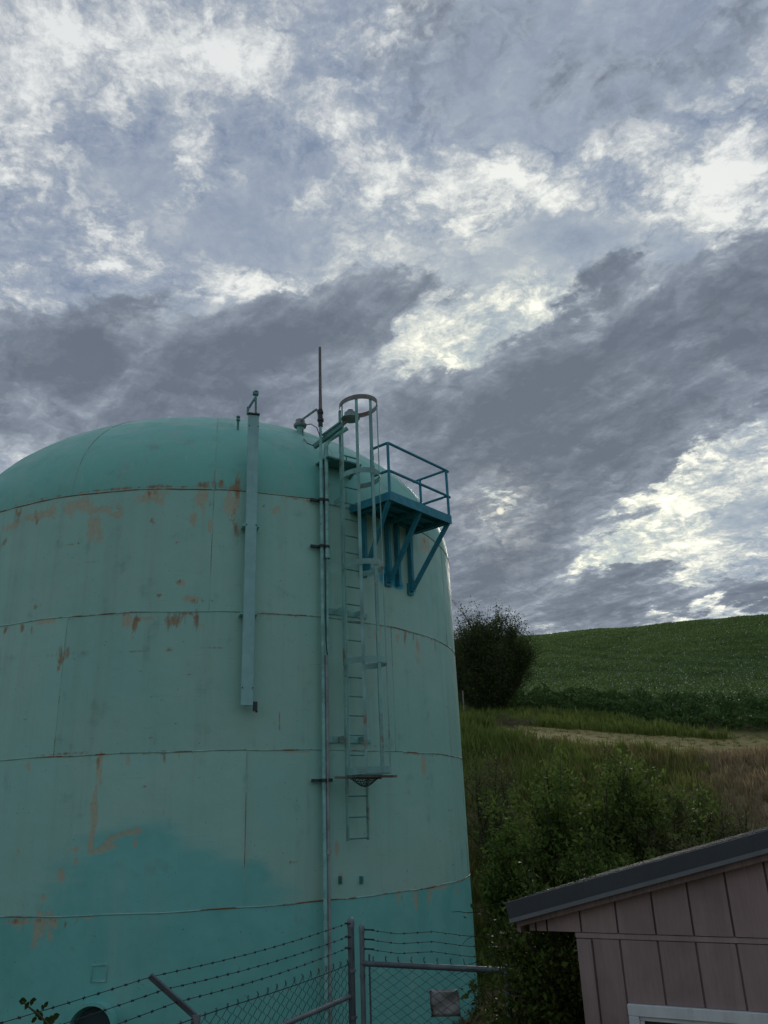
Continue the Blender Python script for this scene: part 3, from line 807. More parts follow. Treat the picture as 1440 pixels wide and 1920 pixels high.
MB().tube([L(zm(1225), 0.085), L(zm(1040), 0.10)], 0.024, 8).build('thin_pipe', M['teal'], cd, True)
MB().tube([L(zm(1600), 0.065), L(zm(1228), 0.065)], 0.030, 10).build('grey_pipe', M['pvc'], cd, True)
MB().tube([L(zm(1592), 0.065), L(zm(1602), 0.065)], 0.042, 10).build('coupling', M['pvc'], cd, True)
MB().tube([L(gz, 0.065), L(zm(1600), 0.065)], 0.024, 8).build('lower_pipe', M['pvc'], cd, True)
MB().tube([L(zm(860), 0.05, 0.02), L(zm(1000), 0.048, 0.025), L(zm(1150), 0.045, 0.025), L(zm(1200), 0.05, 0.02), L(zm(1228), 0.075, 0.02)], 0.008, 6).build('cable', M['cable'], cd, True)

# light arm next to the mast
yd = mxy[1] - 0.05
pA, pB = at_y(589, 838, yd + 0.25), at_y(642, 797, yd - 0.1); pL = at_y(657, 782, yd - 0.15)
la = thing('lamp_arm', 'dark inclined arm on the tank shoulder carrying a round capped lamp beside the ladder cage', 'lamp', pA)
MB().bar(pA, pB, 0.06, 0.085).build('arm_beam', M['teal_dark'], la)
MB().bar(pA + (pB - pA) * .3 + np.array([0, -0.04, 0.085]), pB + (pA - pB) * 0.05 + np.array([0, -0.04, 0.07]), 0.03, 0.035).build('arm_stiffener', M['teal_dark'], la)
MB().tube([pB - (pB - pA) * 0.1, pL - ez * 0.02], 0.035, 8).build('arm_pipe', M['grey_metal'], la, True)
lp = MB().lathe(pL - ez * 0.05, ez, [(0.0, -0.03), (0.07, -0.03), (0.16, 0.0), (0.165, 0.03), (0.12, 0.05), (0.11, 0.13), (0.06, 0.15), (0.055, 0.19), (0.0, 0.20)], 24).build('lamp_head', M['grey_metal'], la, True)
MB().lathe(pL - ez * 0.05, ez, [(0.168, 0.004), (0.176, 0.012), (0.168, 0.022)], 24).build('lamp_rim', M['teal'], lp, True)
# roof fitting with bent pipe
q = on_dome(563, 812)
rv = thing('roof_fitting', 'round capped fitting on a dome stub, its bent pipe reaching the antenna mast', 'roof fitting', q - ez * 0.05)
MB().tube([q - ez * 0.10, q + ez * 0.15], 0.075, 12).build('stub', M['teal'], rv, True)
c_ = q + ez * 0.15
MB().lathe(c_, ez, [(0.0, -0.02), (0.12, -0.02), (0.135, 0.0), (0.135, 0.03), (0.10, 0.045), (0.095, 0.13), (0.05, 0.16), (0.0, 0.165)], 20).build('cap', M['grey_metal'], rv, True)
e0 = c_ + ez * 0.12; e2 = at_y(593, 768, mxy[1]); e3 = at_y(597, 772, mxy[1]); e4 = at_y(599, 792, mxy[1])
MB().tube([e0, e0 + (e2 - e0) * 0.15, e2 - (e2 - e0) * 0.06, e2, e3, e4], 0.024, 8).build('bent_pipe', M['grey_metal'], rv, True)
cable = [at_y(572, 797, q[1] - .05), at_y(583, 795, q[1] - .15), at_y(594, 802, mxy[1]), at_y(600, 818, mxy[1] - .05)]
cb = MB().tube(cable, 0.009, 6).tube([at_y(567, 806, q[1] - .05), at_y(569, 822, q[1] - .2), at_y(576, 831, mxy[1]), at_y(588, 836, mxy[1])], 0.009, 6)
cb.build('cable', M['cable'], rv, True)

# ------------------------------------------------------------------ caged ladder
rl = TR + 0.22
thA, zA = on_cyl(652.5, 1575, rl); thB, zB = on_cyl(690.5, 1574, rl); th_l = (thA + thB) / 2
T_, N_ = tt(th_l), tn(th_l); half = rl * abs(thB - thA) / 2 * 1.02
lxy = tw(th_l, rl, 0); zl = lambda py: z_on_line(lxy, 672, py)
z_bot, z_top = zl(1576), zl(762)
ld = thing('caged_ladder', 'tall fixed steel ladder with round safety cage up the tank wall, faded teal and rusty', 'ladder', (*lxy[:2], z_bot))
Q = lambda z, s=0.0, n=0.0: np.array([lxy[0], lxy[1], z]) + T_ * s + N_ * n
RH = half * 1.12
for s_ in (-1, 1):
    MB().box(Q((z_bot + zl(775)) / 2, s_ * half), (T_, N_, ez), (0.018, 0.065, zl(775) - z_bot)).build('rail', M['teal_cage'], ld)
z = z_bot + 0.03; rung0 = None; step = 0.305 * (z_on_line(lxy, 672, 1531) - z_bot) / 0.001 if False else None
step = (zl(1532) - zl(1572))
MBr = MB().tube([Q(z, -half), Q(z, half)], 0.012, 6)
rung0 = MBr.build('rung', M['teal_dark'], ld, True)
nr_ = int((zl(850) - z) / step)
for k in range(1, nr_ + 1):
    c = rung0.copy(); COL.objects.link(c); c.parent = ld; c.location = (0, 0, k * step)
hoopz = [zl(775), zl(908), zl(1073), zl(1249), zl(1448)]


CN, CRN, CRS = 0.33, 0.40, 0.335              # cage: centre off the ladder, depth and width radii


def hoop_path(n=29):
    out = []
    for k in range(n):
        a = math.radians(-90 + 128 - 256 * k / (n - 1)) * -1
        out.append((CRS * math.cos(a), CRN * math.sin(a) + CN))
    if out[0][0] > 0: out = out[::-1]
    return [(-half, 0.0)] + out + [(half, 0.0)]


HP = hoop_path()
for i_, hz in enumerate(hoopz):
    hb = MB(); hh = 0.095
    vs = []
    for (s_, n_) in HP:
        for (dn, dz) in ((0, -hh / 2), (0, hh / 2)):
            vs.append(Q(hz + dz, s_, n_))
    inner = []
    for (s_, n_) in HP:
        f = 0.985
        for dz in (-hh / 2, hh / 2): inner.append(Q(hz + dz, s_ * f, CN + (n_ - CN) * f))
    n = len(HP); fs = []
    for k in range(n - 1):
        a = 2 * k; fs += [(a, a + 1, a + 3, a + 2), (2 * n + a, 2 * n + a + 2, 2 * n + a + 3, 2 * n + a + 1),
                          (a + 1, 2 * n + a + 1, 2 * n + a + 3, a + 3), (a, a + 2, 2 * n + a + 2, 2 * n + a)]
    hb.add(vs + inner, fs).build('cage_hoop', M['rusty'] if i_ == 0 else M['teal_cage'], ld)
for k in (4, 10, 15, 20, 26):
    s_, n_ = HP[k]; nv = nrm(np.array([s_, n_ - CN])); wdir = T_ * -nv[1] + N_ * nv[0]; ndir = T_ * nv[0] + N_ * nv[1]
    o = MB().box(Q((hoopz[0] + hoopz[-1]) / 2, s_ * 0.96, CN + (n_ - CN) * 0.96), (wdir, ndir, ez), (0.055, 0.010, hoopz[0] - hoopz[-1] + 0.02)).build('cage_strap', M['teal_cage'], ld)
for yy in (940, 1145, 1385):
    zq = zl(yy)
    for s_ in (-1, 1):
        MB().box(Q(zq, s_ * (half + 0.012), -0.13), (T_, N_, ez), (0.014, 0.26, 0.09)).build('wall_bracket', M['teal_cage'], ld)
    MB().box(Q(zq, 0, -0.21), (T_, N_, ez), (half * 2 + 0.5, 0.014, 0.10)).build('bracket_plate', M['teal'], ld)
# folded guard and mesh under the cage
zg = zl(1458)
gd = thing('ladder_guard', 'rusty hinged guard frame with a sagging wire basket under the ladder cage', 'ladder guard', Q(zg, 0, 0.3))
MB().bar(Q(zg, -half - 0.25, 0.05), Q(zg - 0.02, half + 0.1, 0.25), 0.05, 0.035).bar(Q(zg, -half, RH * 1.7), Q(zg, half + 0.35, RH * 1.5), 0.05, 0.035).bar(Q(zg, half + 0.1, 0.25), Q(zg, half + 0.35, RH * 1.5), 0.05, 0.035).build('guard_frame', M['rusty'], gd)
MB().box(Q(zg + 0.03, 0.05, RH), (T_, N_, ez), (half * 2.1, RH * 1.3, 0.012)).build('guard_plate', M['teal_cage'], gd)
nb = MB()
for a in np.linspace(-1, 1, 11):
    nb.tube([Q(zg - 0.02 - 0.13 * (1 - a * a) * (1 - b_ * b_), a * half * 1.05, RH + b_ * RH * 0.7) for b_ in np.linspace(-1, 1, 9)], 0.004, 4)
    nb.tube([Q(zg - 0.02 - 0.13 * (1 - a * a) * (1 - b_ * b_), b_ * half * 1.05, RH + a * RH * 0.7) for b_ in np.linspace(-1, 1, 9)], 0.004, 4)
nb.build('wire_basket', M['wire'], gd)
# small step platform on the dome shoulder behind the cage
pa = on_dome(640, 872)
sp = thing('roof_step', 'small teal step plate with a grab handle on the dome behind the ladder cage', 'roof step', pa)
zs = zl(866)
c_ = Q(zs, -0.10, -0.30)
MB().box(c_, (T_, N_, ez), (0.75, 0.60, 0.03)).build('step_plate', M['teal_dark'], sp)
for s_ in (-0.32, 0.32):
    MB().bar(c_ + T_ * s_ + N_ * 0.25 - ez * 0.03, c_ + T_ * s_ - N_ * 0.28 - ez * 0.28, 0.03, 0.06).build('step_brace', M['teal_dark'], sp)
MB().tube([c_ + T_ * .1 + N_ * .2, c_ + T_ * .1 + N_ * .2 + ez * .16, c_ + T_ * .34 + N_ * .2 + ez * .16, c_ + T_ * .34 + N_ * .2], 0.014, 6).build('grab_handle', M['teal_dark'], sp, True)

# ------------------------------------------------------------------ side platform
th_p0, zq = on_cyl(700, 968, TR + 0.02); th_p1, _ = on_cyl(783, 998, TR + 0.02)
zp = None
# deck: outer corners in the photo at (731,921) and (845,966); height found so that the outer edge is about 1 m off the wall
best = None
for zz in np.linspace(8.2, 10.5, 120):
    A = at_z(731, 926, zz); B = at_z(845, 972, zz)
    dA = np.hypot(*(A[:2] - TC)) - TR; dB = np.hypot(*(B[:2] - TC)) - TR
    e = abs((dA + dB) / 2 - 0.92)
    if best is None or e < best[0]: best = (e, zz, A, B, dA, dB)
_, zp, PA, PB, dA, dB = best
PL = at_z(672, 953, zp)
eu = nrm(PB - PA); en = np.array([eu[1], -eu[0], 0.0])
if en @ nrm(np.array([*(PA[:2] - TC), 0])) < 0: en = -en
wlen = np.linalg.norm(PB - PA)
def G(u, n, z=0.0): return PA + eu * u + en * n + ez * z          # u along the outer edge, n outward (negative = to the wall)
def wall_n(u):
    for n in np.linspace(0, -3, 301):
        q_ = G(u, n)
        if np.hypot(*(q_[:2] - TC)) < TR + 0.02: return n
    return -1.2
pf = thing('platform', 'dark blue teal steel access platform with handrail cantilevered off the tank right of the ladder', 'platform', G(wlen / 2, wall_n(wlen / 2)))
us = np.linspace(0, wlen, 9); poly = [G(u, 0, -0.02) for u in us] + [G(u, wall_n(u) + 0.01, -0.02) for u in us[::-1]]
MB().prism(poly, (0, 0, 0.035)).build('deck', M['blue'], pf)
MB().box(G(wlen / 2, 0.006, -0.03), (eu, en, ez), (wlen + 0.03, 0.012, 0.17)).build('outer_beam', M['blue'], pf)
for u in (0, wlen):
    n0 = wall_n(u); s_ = -0.006 if u == 0 else 0.006
    MB().box(G(u + s_, n0 / 2, -0.03), (eu, en, ez), (0.012, abs(n0), 0.15)).build('side_beam', M['blue'], pf)
for u in (0.12, wlen * 0.5, wlen - 0.12):
    n0 = wall_n(u); MB().box(G(u, n0 / 2 - 0.01, -0.085), (eu, en, ez), (0.06, abs(n0) - 0.04, 0.09)).build('joist', M['blue'], pf)
for n_ in (-0.25, -0.55, -0.8):
    MB().box(G(wlen / 2, n_, -0.060), (eu, en, ez), (wlen - 0.06, 0.03, 0.05)).build('deck_rib', M['blue'], pf)
def zrow(q, py): return z_on_line(q[:2], 0, py)
def drop(u, py):                                     # vertical leg on the wall below the deck
    n0 = wall_n(u) + 0.045; q_ = G(u, n0); v = q_ - EYE
    lo, hi = 0, 4.0
    for _ in range(50):
        mid_ = (lo + hi) / 2; v = q_ - ez * mid_ - EYE
        if 960 - FPX * (v @ UP) / (v @ FW) < py: lo = mid_
        else: hi = mid_
    return n0, lo
# brace feet on the wall at photograph positions
def wall_u(px, py):
    th_, z_ = on_cyl(px, py, TR + 0.05); q_ = tw(th_, TR + 0.05, 0); return (q_ - PA)[:2] @ eu[:2], z_
for (px, py, uo) in ((683, 1068, 0.03), (729, 1086, wlen * 0.5), (771, 1103, wlen - 0.03)):
    uw, zw = wall_u(px, py); n0 = wall_n(uw) + 0.05; foot = G(uw, n0); foot[2] = zw
    MB().box((foot + np.array([foot[0], foot[1], zp])) / 2 - ez * 0.05, (eu, en, ez), (0.065, 0.09, zp - zw + 0.04)).build('wall_leg', M['blue'], pf)
    MB().bar(foot + en * 0.03 - ez * 0.02, G(uo, -0.04, -0.08), 0.065, 0.075).build('brace', M['blue'], pf)
    MB().box(foot - en * 0.035 - ez * 0.02, (eu, en, ez), (0.16, 0.03, 0.22)).build('foot_pad', M['blue'], pf)
uw, zw = wall_u(747, 1092); n0 = wall_n(uw) + 0.05; foot = G(uw, n0); foot[2] = zw
MB().box((foot + np.array([foot[0], foot[1], zp])) / 2 - ez * 0.05, (eu, en, ez), (0.065, 0.09, zp - zw + 0.04)).build('wall_leg', M['blue'], pf)
# handrail
def zat(q, px, py):
    d = ray(px, py); return EYE[2] + d[2] * np.hypot(q[0], q[1]) / np.hypot(d[0], d[1])
hA = zat(PA, 733, 832) - zp; hB = zat(PB, 839, 879) - zp; H = (hA + hB) / 2; HM = H * 0.46
rr_t = 0.026
nL = -0.42; nR = wall_n(wlen) * 0.95
pr = lambda nm, pts: MB().tube(pts, rr_t, 8).build(nm, M['blue'], pf, True)
pr('rail_post', [G(0.02, -0.02, 0), G(0.02, -0.02, H)])
pr('rail_post', [G(wlen - 0.02, -0.02, 0), G(wlen - 0.02, -0.02, H)])
pr('rail_post', [G(wlen - 0.02, nR * 0.8, 0), G(wlen - 0.02, nR * 0.8, H)])
pr('rail_post', [G(0.02, nL, HM), G(0.02, nL, H)])
for nm, h in (('top_rail', H), ('mid_rail', HM)):
    pr(nm, [G(0.02, nL, h), G(0.02, -0.03, h), G(0.05, -0.02, h + .002), G(wlen - 0.02, -0.02, h), G(wlen + 0.05, -0.02, h - 0.01)])
    pr(nm, [G(wlen - 0.02, -0.02, h), G(wlen - 0.02, nR, h)])
#CHAIN
ch = MB(); c0 = G(0.04, nL, H - 0.12)
for k in range(12):
    c1 = c0 - ez * (0.05 * k) + eu * 0.012 * math.sin(k * 2.1)
    ch.box(c1 + eu * 0.03, (eu, en, ez), (0.012 if k % 2 else 0.028, 0.01, 0.045))
ch.build('safety_chain', M['dark_metal'], pf)

# ------------------------------------------------------------------ chain-link fence and gate
def chain_link(o, u, length, ztop, zbot, w=0.066, r=0.0031, nrm_=None, sag=0.0):
    """woven wires: each one zigzags up the fence and hooks the next; twisted ends stick out on top"""
    V = []; F = []; base = 0; nv = nrm_
    npt = int((ztop - zbot) / (w * 0.58)) ; nw = int(length / w)
    for i in range(nw + 1):
        uc = i * w; pts = []
        jit = random.uniform(-.004, .004)
        for k in range(npt + 1):
            zq = ztop - k * w * 0.58
            s_ = 1 if (k + i) % 2 == 0 else -1
            pts.append(np.array([*(o[:2] + u[:2] * (uc + s_ * w * 0.53)), zq + jit + 0.012 * math.sin(uc * 2.1)]) + nv * (0.006 * s_))
        if True:
            top = pts[0]; pts = [top + ez * 0.042 + u * random.uniform(-.012, .012), top + ez * 0.016 - u * 0.010] + pts
        P_ = np.array(pts); n = len(P_)
        side = u * r; dep = nv * r
        ring = np.stack([P_ + side, P_ + dep, P_ - side, P_ - dep], 1).reshape(-1, 3)
        V.append(ring)
        ii = np.arange(n - 1)[:, None] * 4
        for k in range(4):
            F.append(base + np.concatenate([ii + k, ii + (k + 1) % 4, ii + 4 + (k + 1) % 4, ii + 4 + k], 1))
        base += 4 * n
    return np.concatenate(V), np.concatenate(F)


def barbed(name, pts, parent, spacing=0.125, r=0.0028, seed=1):
    rr_ = random.Random(seed); mb = MB(); P_ = []
    for a, b_ in zip(pts[:-1], pts[1:]):
        n = max(2, int(np.linalg.norm(b_ - a) / 0.35))
        for i in range(n):
            f = i / n; P_.append(a + (b_ - a) * f - ez * 0.028 * math.sin(f * math.pi))
    P_.append(pts[-1]); mb.tube(P_, r, 5)
    tot = 0
    for a, b_ in zip(P_[:-1], P_[1:]):
        l = np.linalg.norm(b_ - a); d = nrm(b_ - a); s_ = nrm(np.cross(d, ez)); u_ = np.cross(s_, d); x = (-tot) % spacing
        while x < l:
            c = a + d * x; an = rr_.uniform(0, 3.14)
            for k in range(2):
                v = s_ * math.cos(an + k * 1.3) + u_ * math.sin(an + k * 1.3)
                mb.bar(c - v * 0.012 + d * 0.005 * k, c + v * 0.012 - d * 0.005 * k, 0.0034, 0.0034, d)
            mb.bar(c - d * 0.010, c + d * 0.009, 0.009, 0.009)
            x += spacing
        tot += l
    return mb.build(name, M['wire'], parent)


def post(name, q, r, parent, mat, cap=True, zbot=None):
    zb_ = float(ground(q[0], q[1])) - 0.05 if zbot is None else zbot
    o = MB().tube([np.array([q[0], q[1], zb_]), q], r, 14).build(name, mat, parent, True)
    if cap:
        MB().lathe(q, ez, [(r * 1.15, -0.045), (r * 1.15, 0.0), (r * 0.95, 0.022), (r * 0.5, 0.036), (0, 0.04)], 14).build('post_cap', M['galv'], o, True)
    return o


DY = 8.6
pc = at_y(657.5, 1728, DY); pg = at_y(678, 1740, DY - 0.03)
zg_ = at_y(690, 1805, DY)[2]
gR = at_z(930, 1819, zg_); gL = at_y(680, 1804, DY - 0.03); gL[2] = zg_
fA = at_z(655, 1795, zg_); fB = at_z(328, 1909, zg_)
fu = nrm(np.array([*(fB - fA)[:2], 0])); fn = np.array([-fu[1], fu[0], 0.0])
if fn @ fA > 0: fn = -fn                       # towards the viewer
fence = thing('chain_link_fence', 'galvanised chain link fence with three strands of barbed wire on outward leaning arms', 'fence', (pc[0], pc[1], 0))
post('corner_post', pc, 0.032, fence, M['galv_dark'])
o_ = np.array([pc[0], pc[1], zg_])
flen = 8.5
V, F = chain_link(o_ + fu * 0.05, fu, flen - 0.05, zg_, 0.05, nrm_=fn)
tag(np_mesh('chain_link_mesh', V - np.array(fence.location), F, M['wire'], fence), kind='stuff')
MB().tube([o_ + fu * x - ez * 0.012 * math.sin(x * 2) for x in np.linspace(0, flen, 40)], 0.004, 5).build('tension_wire', M['wire'], fence, True)
MB().box(o_ + fu * 0.055 - ez * 0.8, (fu, fn, ez), (0.02, 0.008, 1.65)).build('tension_bar', M['galv_dark'], fence)
for k in range(5):
    MB().tube([o_ - ez * (0.06 + 0.38 * k) - ez * 0.012, o_ - ez * (0.06 + 0.38 * k) + ez * 0.012], 0.043, 12).build('brace_band', M['galv'], fence, True)
r0 = at_plane(655, 1869, o_, fn); r1 = at_plane(535, 1920, o_, fn); d_ = nrm(r1 - r0)
MB().tube([r0, r0 + d_ * 3.4], 0.022, 10).build('brace_rail', M['galv'], fence, True)
tips = []; lp_s = (fB - o_) @ fu
tip = at_z(281, 1829, zg_ + 0.30)
arm_off = tip - (o_ + fu * lp_s)
for k, s_ in enumerate((lp_s, lp_s + 3.0, lp_s + 6.0)):
    if s_ > flen: s_ = flen
    bq = o_ + fu * s_
    lpq = MB().tube([np.array([bq[0], bq[1], float(ground(bq[0], bq[1])) - 0.05]), bq - ez * 0.02], 0.024, 12).build('line_post', M['galv_dark'], fence, True)
    arm = MB().bar(bq + ez * 0.02, bq + arm_off, 0.045, 0.022, fu).build('barb_arm', M['galv_dark'], fence, bevel=0.004)
    MB().tube([bq - ez * 0.07, bq + ez * 0.035], 0.034, 12).build('arm_collar', M['galv'], arm, True)
for k, (py0, f) in enumerate(((1731, 0.97), (1756, 0.68), (1777, 0.40))):
    q0 = at_y(654, py0, DY)
    pts = [q0] + [o_ + fu * s_ + arm_off * f for s_ in (lp_s, lp_s + 3.0, flen)]
    barbed('barbed_wire', pts, fence, seed=k + 3)
    MB().tube([q0 - ez * .006, q0 + ez * .006], 0.041, 12).build('wire_tie', M['wire'], fence, True)

gate = thing('chain_link_gate', 'chain link gate with a tubular frame and barbed wire, right of the fence corner post', 'gate', (pg[0], pg[1], 0))
gu = nrm(np.array([*(gR - gL)[:2], 0])); gn = np.array([gu[1], -gu[0], 0.0]); glen = np.linalg.norm(gR - gL) + 0.10
post('gate_upright', np.array([pg[0], pg[1], pg[2]]), 0.024, gate, M['galv'], zbot=0.08)
og = np.array([pg[0], pg[1], zg_])
far_up = og + gu * glen
post('gate_upright', far_up + ez * 0.01, 0.024, gate, M['galv'], zbot=0.08)
MB().tube([og, far_up], 0.025, 12).build('top_rail', M['galv_dark'], gate, True)
MB().tube([og - ez * (zg_ - 0.15), far_up - ez * (zg_ - 0.15)], 0.022, 12).build('bottom_rail', M['galv_dark'], gate, True)
V, F = chain_link(og + gu * 0.09 + ez * 0.0, gu, glen - 0.14, zg_ + 0.02, 0.15, nrm_=gn)
tag(np_mesh('chain_link_mesh', V - np.array(gate.location), F, M['wire'], gate), kind='stuff')
MB().tube([og + gu * 0.075 + ez * 0.08, og + gu * 0.075 - ez * 1.6], 0.010, 6).build('tension_bar', M['galv_dark'], gate, True)
for k, py in enumerate((1743, 1761, 1779)):
    q0 = at_y(684, py, DY - 0.03)
    barbed('barbed_wire', [q0, q0 + gu * glen * 0.5, q0 + gu * glen], gate, spacing=0.14, seed=k + 11)
    MB().tube([q0 - gu * 0.03, q0 + gu * 0.10], 0.008, 6).build('wire_hook', M['wire'], gate, True)
for k in range(4):
    MB().tube([og - ez * (0.10 + 0.4 * k) - ez * .012, og - ez * (0.10 + 0.4 * k) + ez * .012], 0.030, 10).build('hinge_band', M['galv'], gate, True)

cs4 = [at_plane(x, y, og - gn * 0.018, gn) for x, y in ((804, 1856), (859, 1855), (863, 1906), (809, 1907))]
sg = thing('metal_plate', 'blank square of scuffed grey sheet metal tied to the gate mesh', 'metal plate', cs4[3])
nx_ = 9; V = []
for j in range(nx_):
    for i in range(nx_):
        a_, b_ = i / (nx_ - 1), j / (nx_ - 1)
        q = (cs4[0] * (1 - a_) + cs4[1] * a_) * (1 - b_) + (cs4[3] * (1 - a_) + cs4[2] * a_) * b_
        V.append(q - gn * (0.010 + 0.008 * math.sin(a_ * 5 + b_ * 3) * math.cos(b_ * 6)))
mbp = MB(); mbp.add(V, [(j * nx_ + i, j * nx_ + i + 1, (j + 1) * nx_ + i + 1, (j + 1) * nx_ + i) for j in range(nx_ - 1) for i in range(nx_ - 1)])
so = mbp.build('sheet', M['sheet'], sg, True); md = so.modifiers.new('thickness', 'SOLIDIFY'); md.thickness = 0.003
for k, c in enumerate(cs4):
    MB().tube([c + (sum(cs4) / 4 - c) * 0.1 + gn * 0.03, c + (sum(cs4) / 4 - c) * 0.1 - gn * 0.025], 0.006, 6).build('tie_wire', M['wire'], sg, True)

# ------------------------------------------------------------------ shed
qc = at_y(1083, 1747.4, 7.0); Z0 = qc[2]; qr = at_z(1440, 1758.7, Z0)
we = nrm(qr - qc); wn = np.array([we[1], -we[0], 0.0])
if wn @ qc > 0: wn = -wn
shed = thing('shed', 'small mauve shed with vertical grooved siding and a dark metal roof edge', 'shed', (qc[0], qc[1], 0.0))
def wp(px, py, off=0.0): q = at_plane(px, py, qc + wn * off, wn); return (q - qc) @ we, q[2]
def S(s, z, off=0.0): return np.array([qc[0], qc[1], 0]) + we * s + wn * off + ez * z
s_fr = (qr - qc) @ we
RK = 0.13
a0_, z0_ = wp(946, 1693, RK); a1_, z1_ = wp(1440, 1556, RK); slope = (z1_ - z0_) / (a1_ - a0_)
b0_, y0_ = wp(956, 1730, RK); b1_, y1_ = wp(1440, 1598, RK)
c0_, w0_ = wp(977, 1736.5, 0.06); c1_, w1_ = wp(1440, 1613, 0.06)
s_ridge = a1_ + 1.0; s_far = 2 * s_ridge
top = lambda s: z0_ + slope * (s - a0_)
bot = lambda s: y0_ + (y1_ - y0_) / (b1_ - b0_) * (s - b0_)
fas = lambda s: w0_ + (w1_ - w0_) / (c1_ - c0_) * (s - c0_)
DEEP = 4.6
zr = top(s_ridge)
def mir(s): return 2 * s_ridge - s
for m_, nm in ((lambda s: s, 0), (mir, 1)):
    # metal rake trim, drip edge, timber rake board and roof sheet of each slope
    MB().prism([S(m_(a0_), z0_, RK), S(m_(s_ridge), zr, RK), S(m_(s_ridge), bot(s_ridge), RK), S(m_(b0_), y0_, RK)], -wn * 0.03).build('rake_trim', M['slate'], shed, bevel=0.004)
    MB().prism([S(m_(b0_), y0_ + 0.026, RK + 0.012), S(m_(s_ridge), bot(s_ridge) + 0.026, RK + 0.012), S(m_(s_ridge), bot(s_ridge) - 0.004, RK + 0.012), S(m_(b0_), y0_ - 0.004, RK + 0.012)], -wn * 0.010).build('drip_edge', M['slate_edge'], shed)
    MB().prism([S(m_(b0_ + 0.06), y0_ + 0.10, RK - 0.035), S(m_(s_ridge), bot(s_ridge) + 0.08, RK - 0.035), S(m_(s_ridge), fas(s_ridge), RK - 0.035), S(m_(c0_), fas(c0_), RK - 0.035)], -wn * 0.035).build('rake_board', M['fascia_wood'], shed, bevel=0.003)
    MB().prism([S(m_(a0_ + 0.01), z0_ - 0.006, RK - 0.032), S(m_(s_ridge), zr - 0.006, RK - 0.032), S(m_(s_ridge), zr - 0.04, RK - 0.032), S(m_(a0_ + 0.01), z0_ - 0.04, RK - 0.032)], -wn * DEEP).build('roof_sheet', M['slate'], shed)
    for k in range(1, 16):
        off = RK - 0.05 - k * 0.23
        if off < -DEEP + 0.2: break
        MB().bar(S(m_(a0_ + 0.02), z0_ + 0.004, off), S(m_(s_ridge - 0.02), zr - 0.005, off), 0.020, 0.010).build('roof_rib', M['slate'], shed)
    # eave board returning under the roof
    MB().prism([S(m_(b0_ + 0.03), y0_ + 0.015, RK - 0.07), S(m_(b0_ + 0.06), y0_ + 0.02, RK - 0.07), S(m_(b0_ + 0.06), Z0 - 0.01, RK - 0.07), S(m_(b0_ + 0.03), Z0 + 0.00, RK - 0.07)], -wn * (DEEP - 0.2)).build('eave_board', M['fascia_wood'], shed)
# grooves read off the photograph, continued at their own pitch to the far corner
gs = [wp(x, 1747 + (x - 1083) * 0.0317, 0.0)[0] for x in (1006, 1027, 1091, 1160, 1231, 1302, 1378)]
pitch = (gs[-1] - gs[2]) / 4
gs = gs[:7]
while gs[-1] + pitch < s_far + 0.3: gs.append(gs[-1] + pitch)
GAP = 0.007
WL, WT = wp(1175.6, 1882.5, 0.03)
_, WT2 = wp(1440, 1895.6, 0.03)
frw = 0.075; WR = WL + 1.25; WB = WT - 1.15
rf = lambda s: (fas(s) if s <= s_ridge else fas(mir(s))) + 0.03
s_end = s_far + 0.0
edges = [gs[0] - 0.06] + gs + [s_far + 0.35]
for a, b_ in zip(edges[:-1], edges[1:]):
    if b_ - a < 0.02: continue
    a_, c_ = a + GAP, b_ - GAP
    tops = [S(a_, rf(a_), 0.012), S(c_, rf(c_), 0.012)]
    if a_ < s_ridge < c_: tops = [tops[0], S(s_ridge, rf(s_ridge), 0.012), tops[1]]
    if min(rf(a_), rf(c_)) - Z0 < 0.03: continue
    MB().prism([S(c_, Z0, 0.012), S(a_, Z0, 0.012)] + tops, -wn * 0.02).build('siding_panel', M['siding'], shed, bevel=0.002)
lo = [0.105] + [g for g in gs if 0.12 < g < s_far - 0.12] + [s_far - 0.105]
zbase = 0.15
for a, b_ in zip(lo[:-1], lo[1:]):
    segs = [(a, b_, zbase, Z0 - 0.045)]
    if b_ > WL and a < WR:
        segs = [(a, b_, WT + 0.002, Z0 - 0.045), (a, b_, zbase, WB - 0.002)]
        if a < WL - 0.02: segs.append((a, WL + GAP, WB, WT))
        if b_ > WR + 0.02: segs.append((WR - GAP, b_, WB, WT))
    for (p0, p1, q0, q1) in segs:
        MB().prism([S(p0 + GAP, q0, 0.0), S(p1 - GAP, q0, 0.0), S(p1 - GAP, q1, 0.0), S(p0 + GAP, q1, 0.0)], -wn * 0.02).build('siding_panel', M['siding'], shed, bevel=0.002)
MB().prism([S(-0.02, Z0 - 0.040, 0.004), S(s_far + 0.02, Z0 - 0.040, 0.004), S(s_far + 0.02, Z0 - 0.004, 0.004), S(-0.02, Z0 - 0.004, 0.004)], -wn * 0.03).build('band_board', M['siding_trim'], shed, bevel=0.002)
for (p0, p1) in ((-0.012, 0.100), (s_far - 0.100, s_far + 0.012)):
    MB().prism([S(p0, zbase, 0.018), S(p1, zbase, 0.018), S(p1, Z0 - 0.046, 0.018), S(p0, Z0 - 0.046, 0.018)], -wn * 0.03).build('corner_board', M['siding_trim'], shed, bevel=0.003)
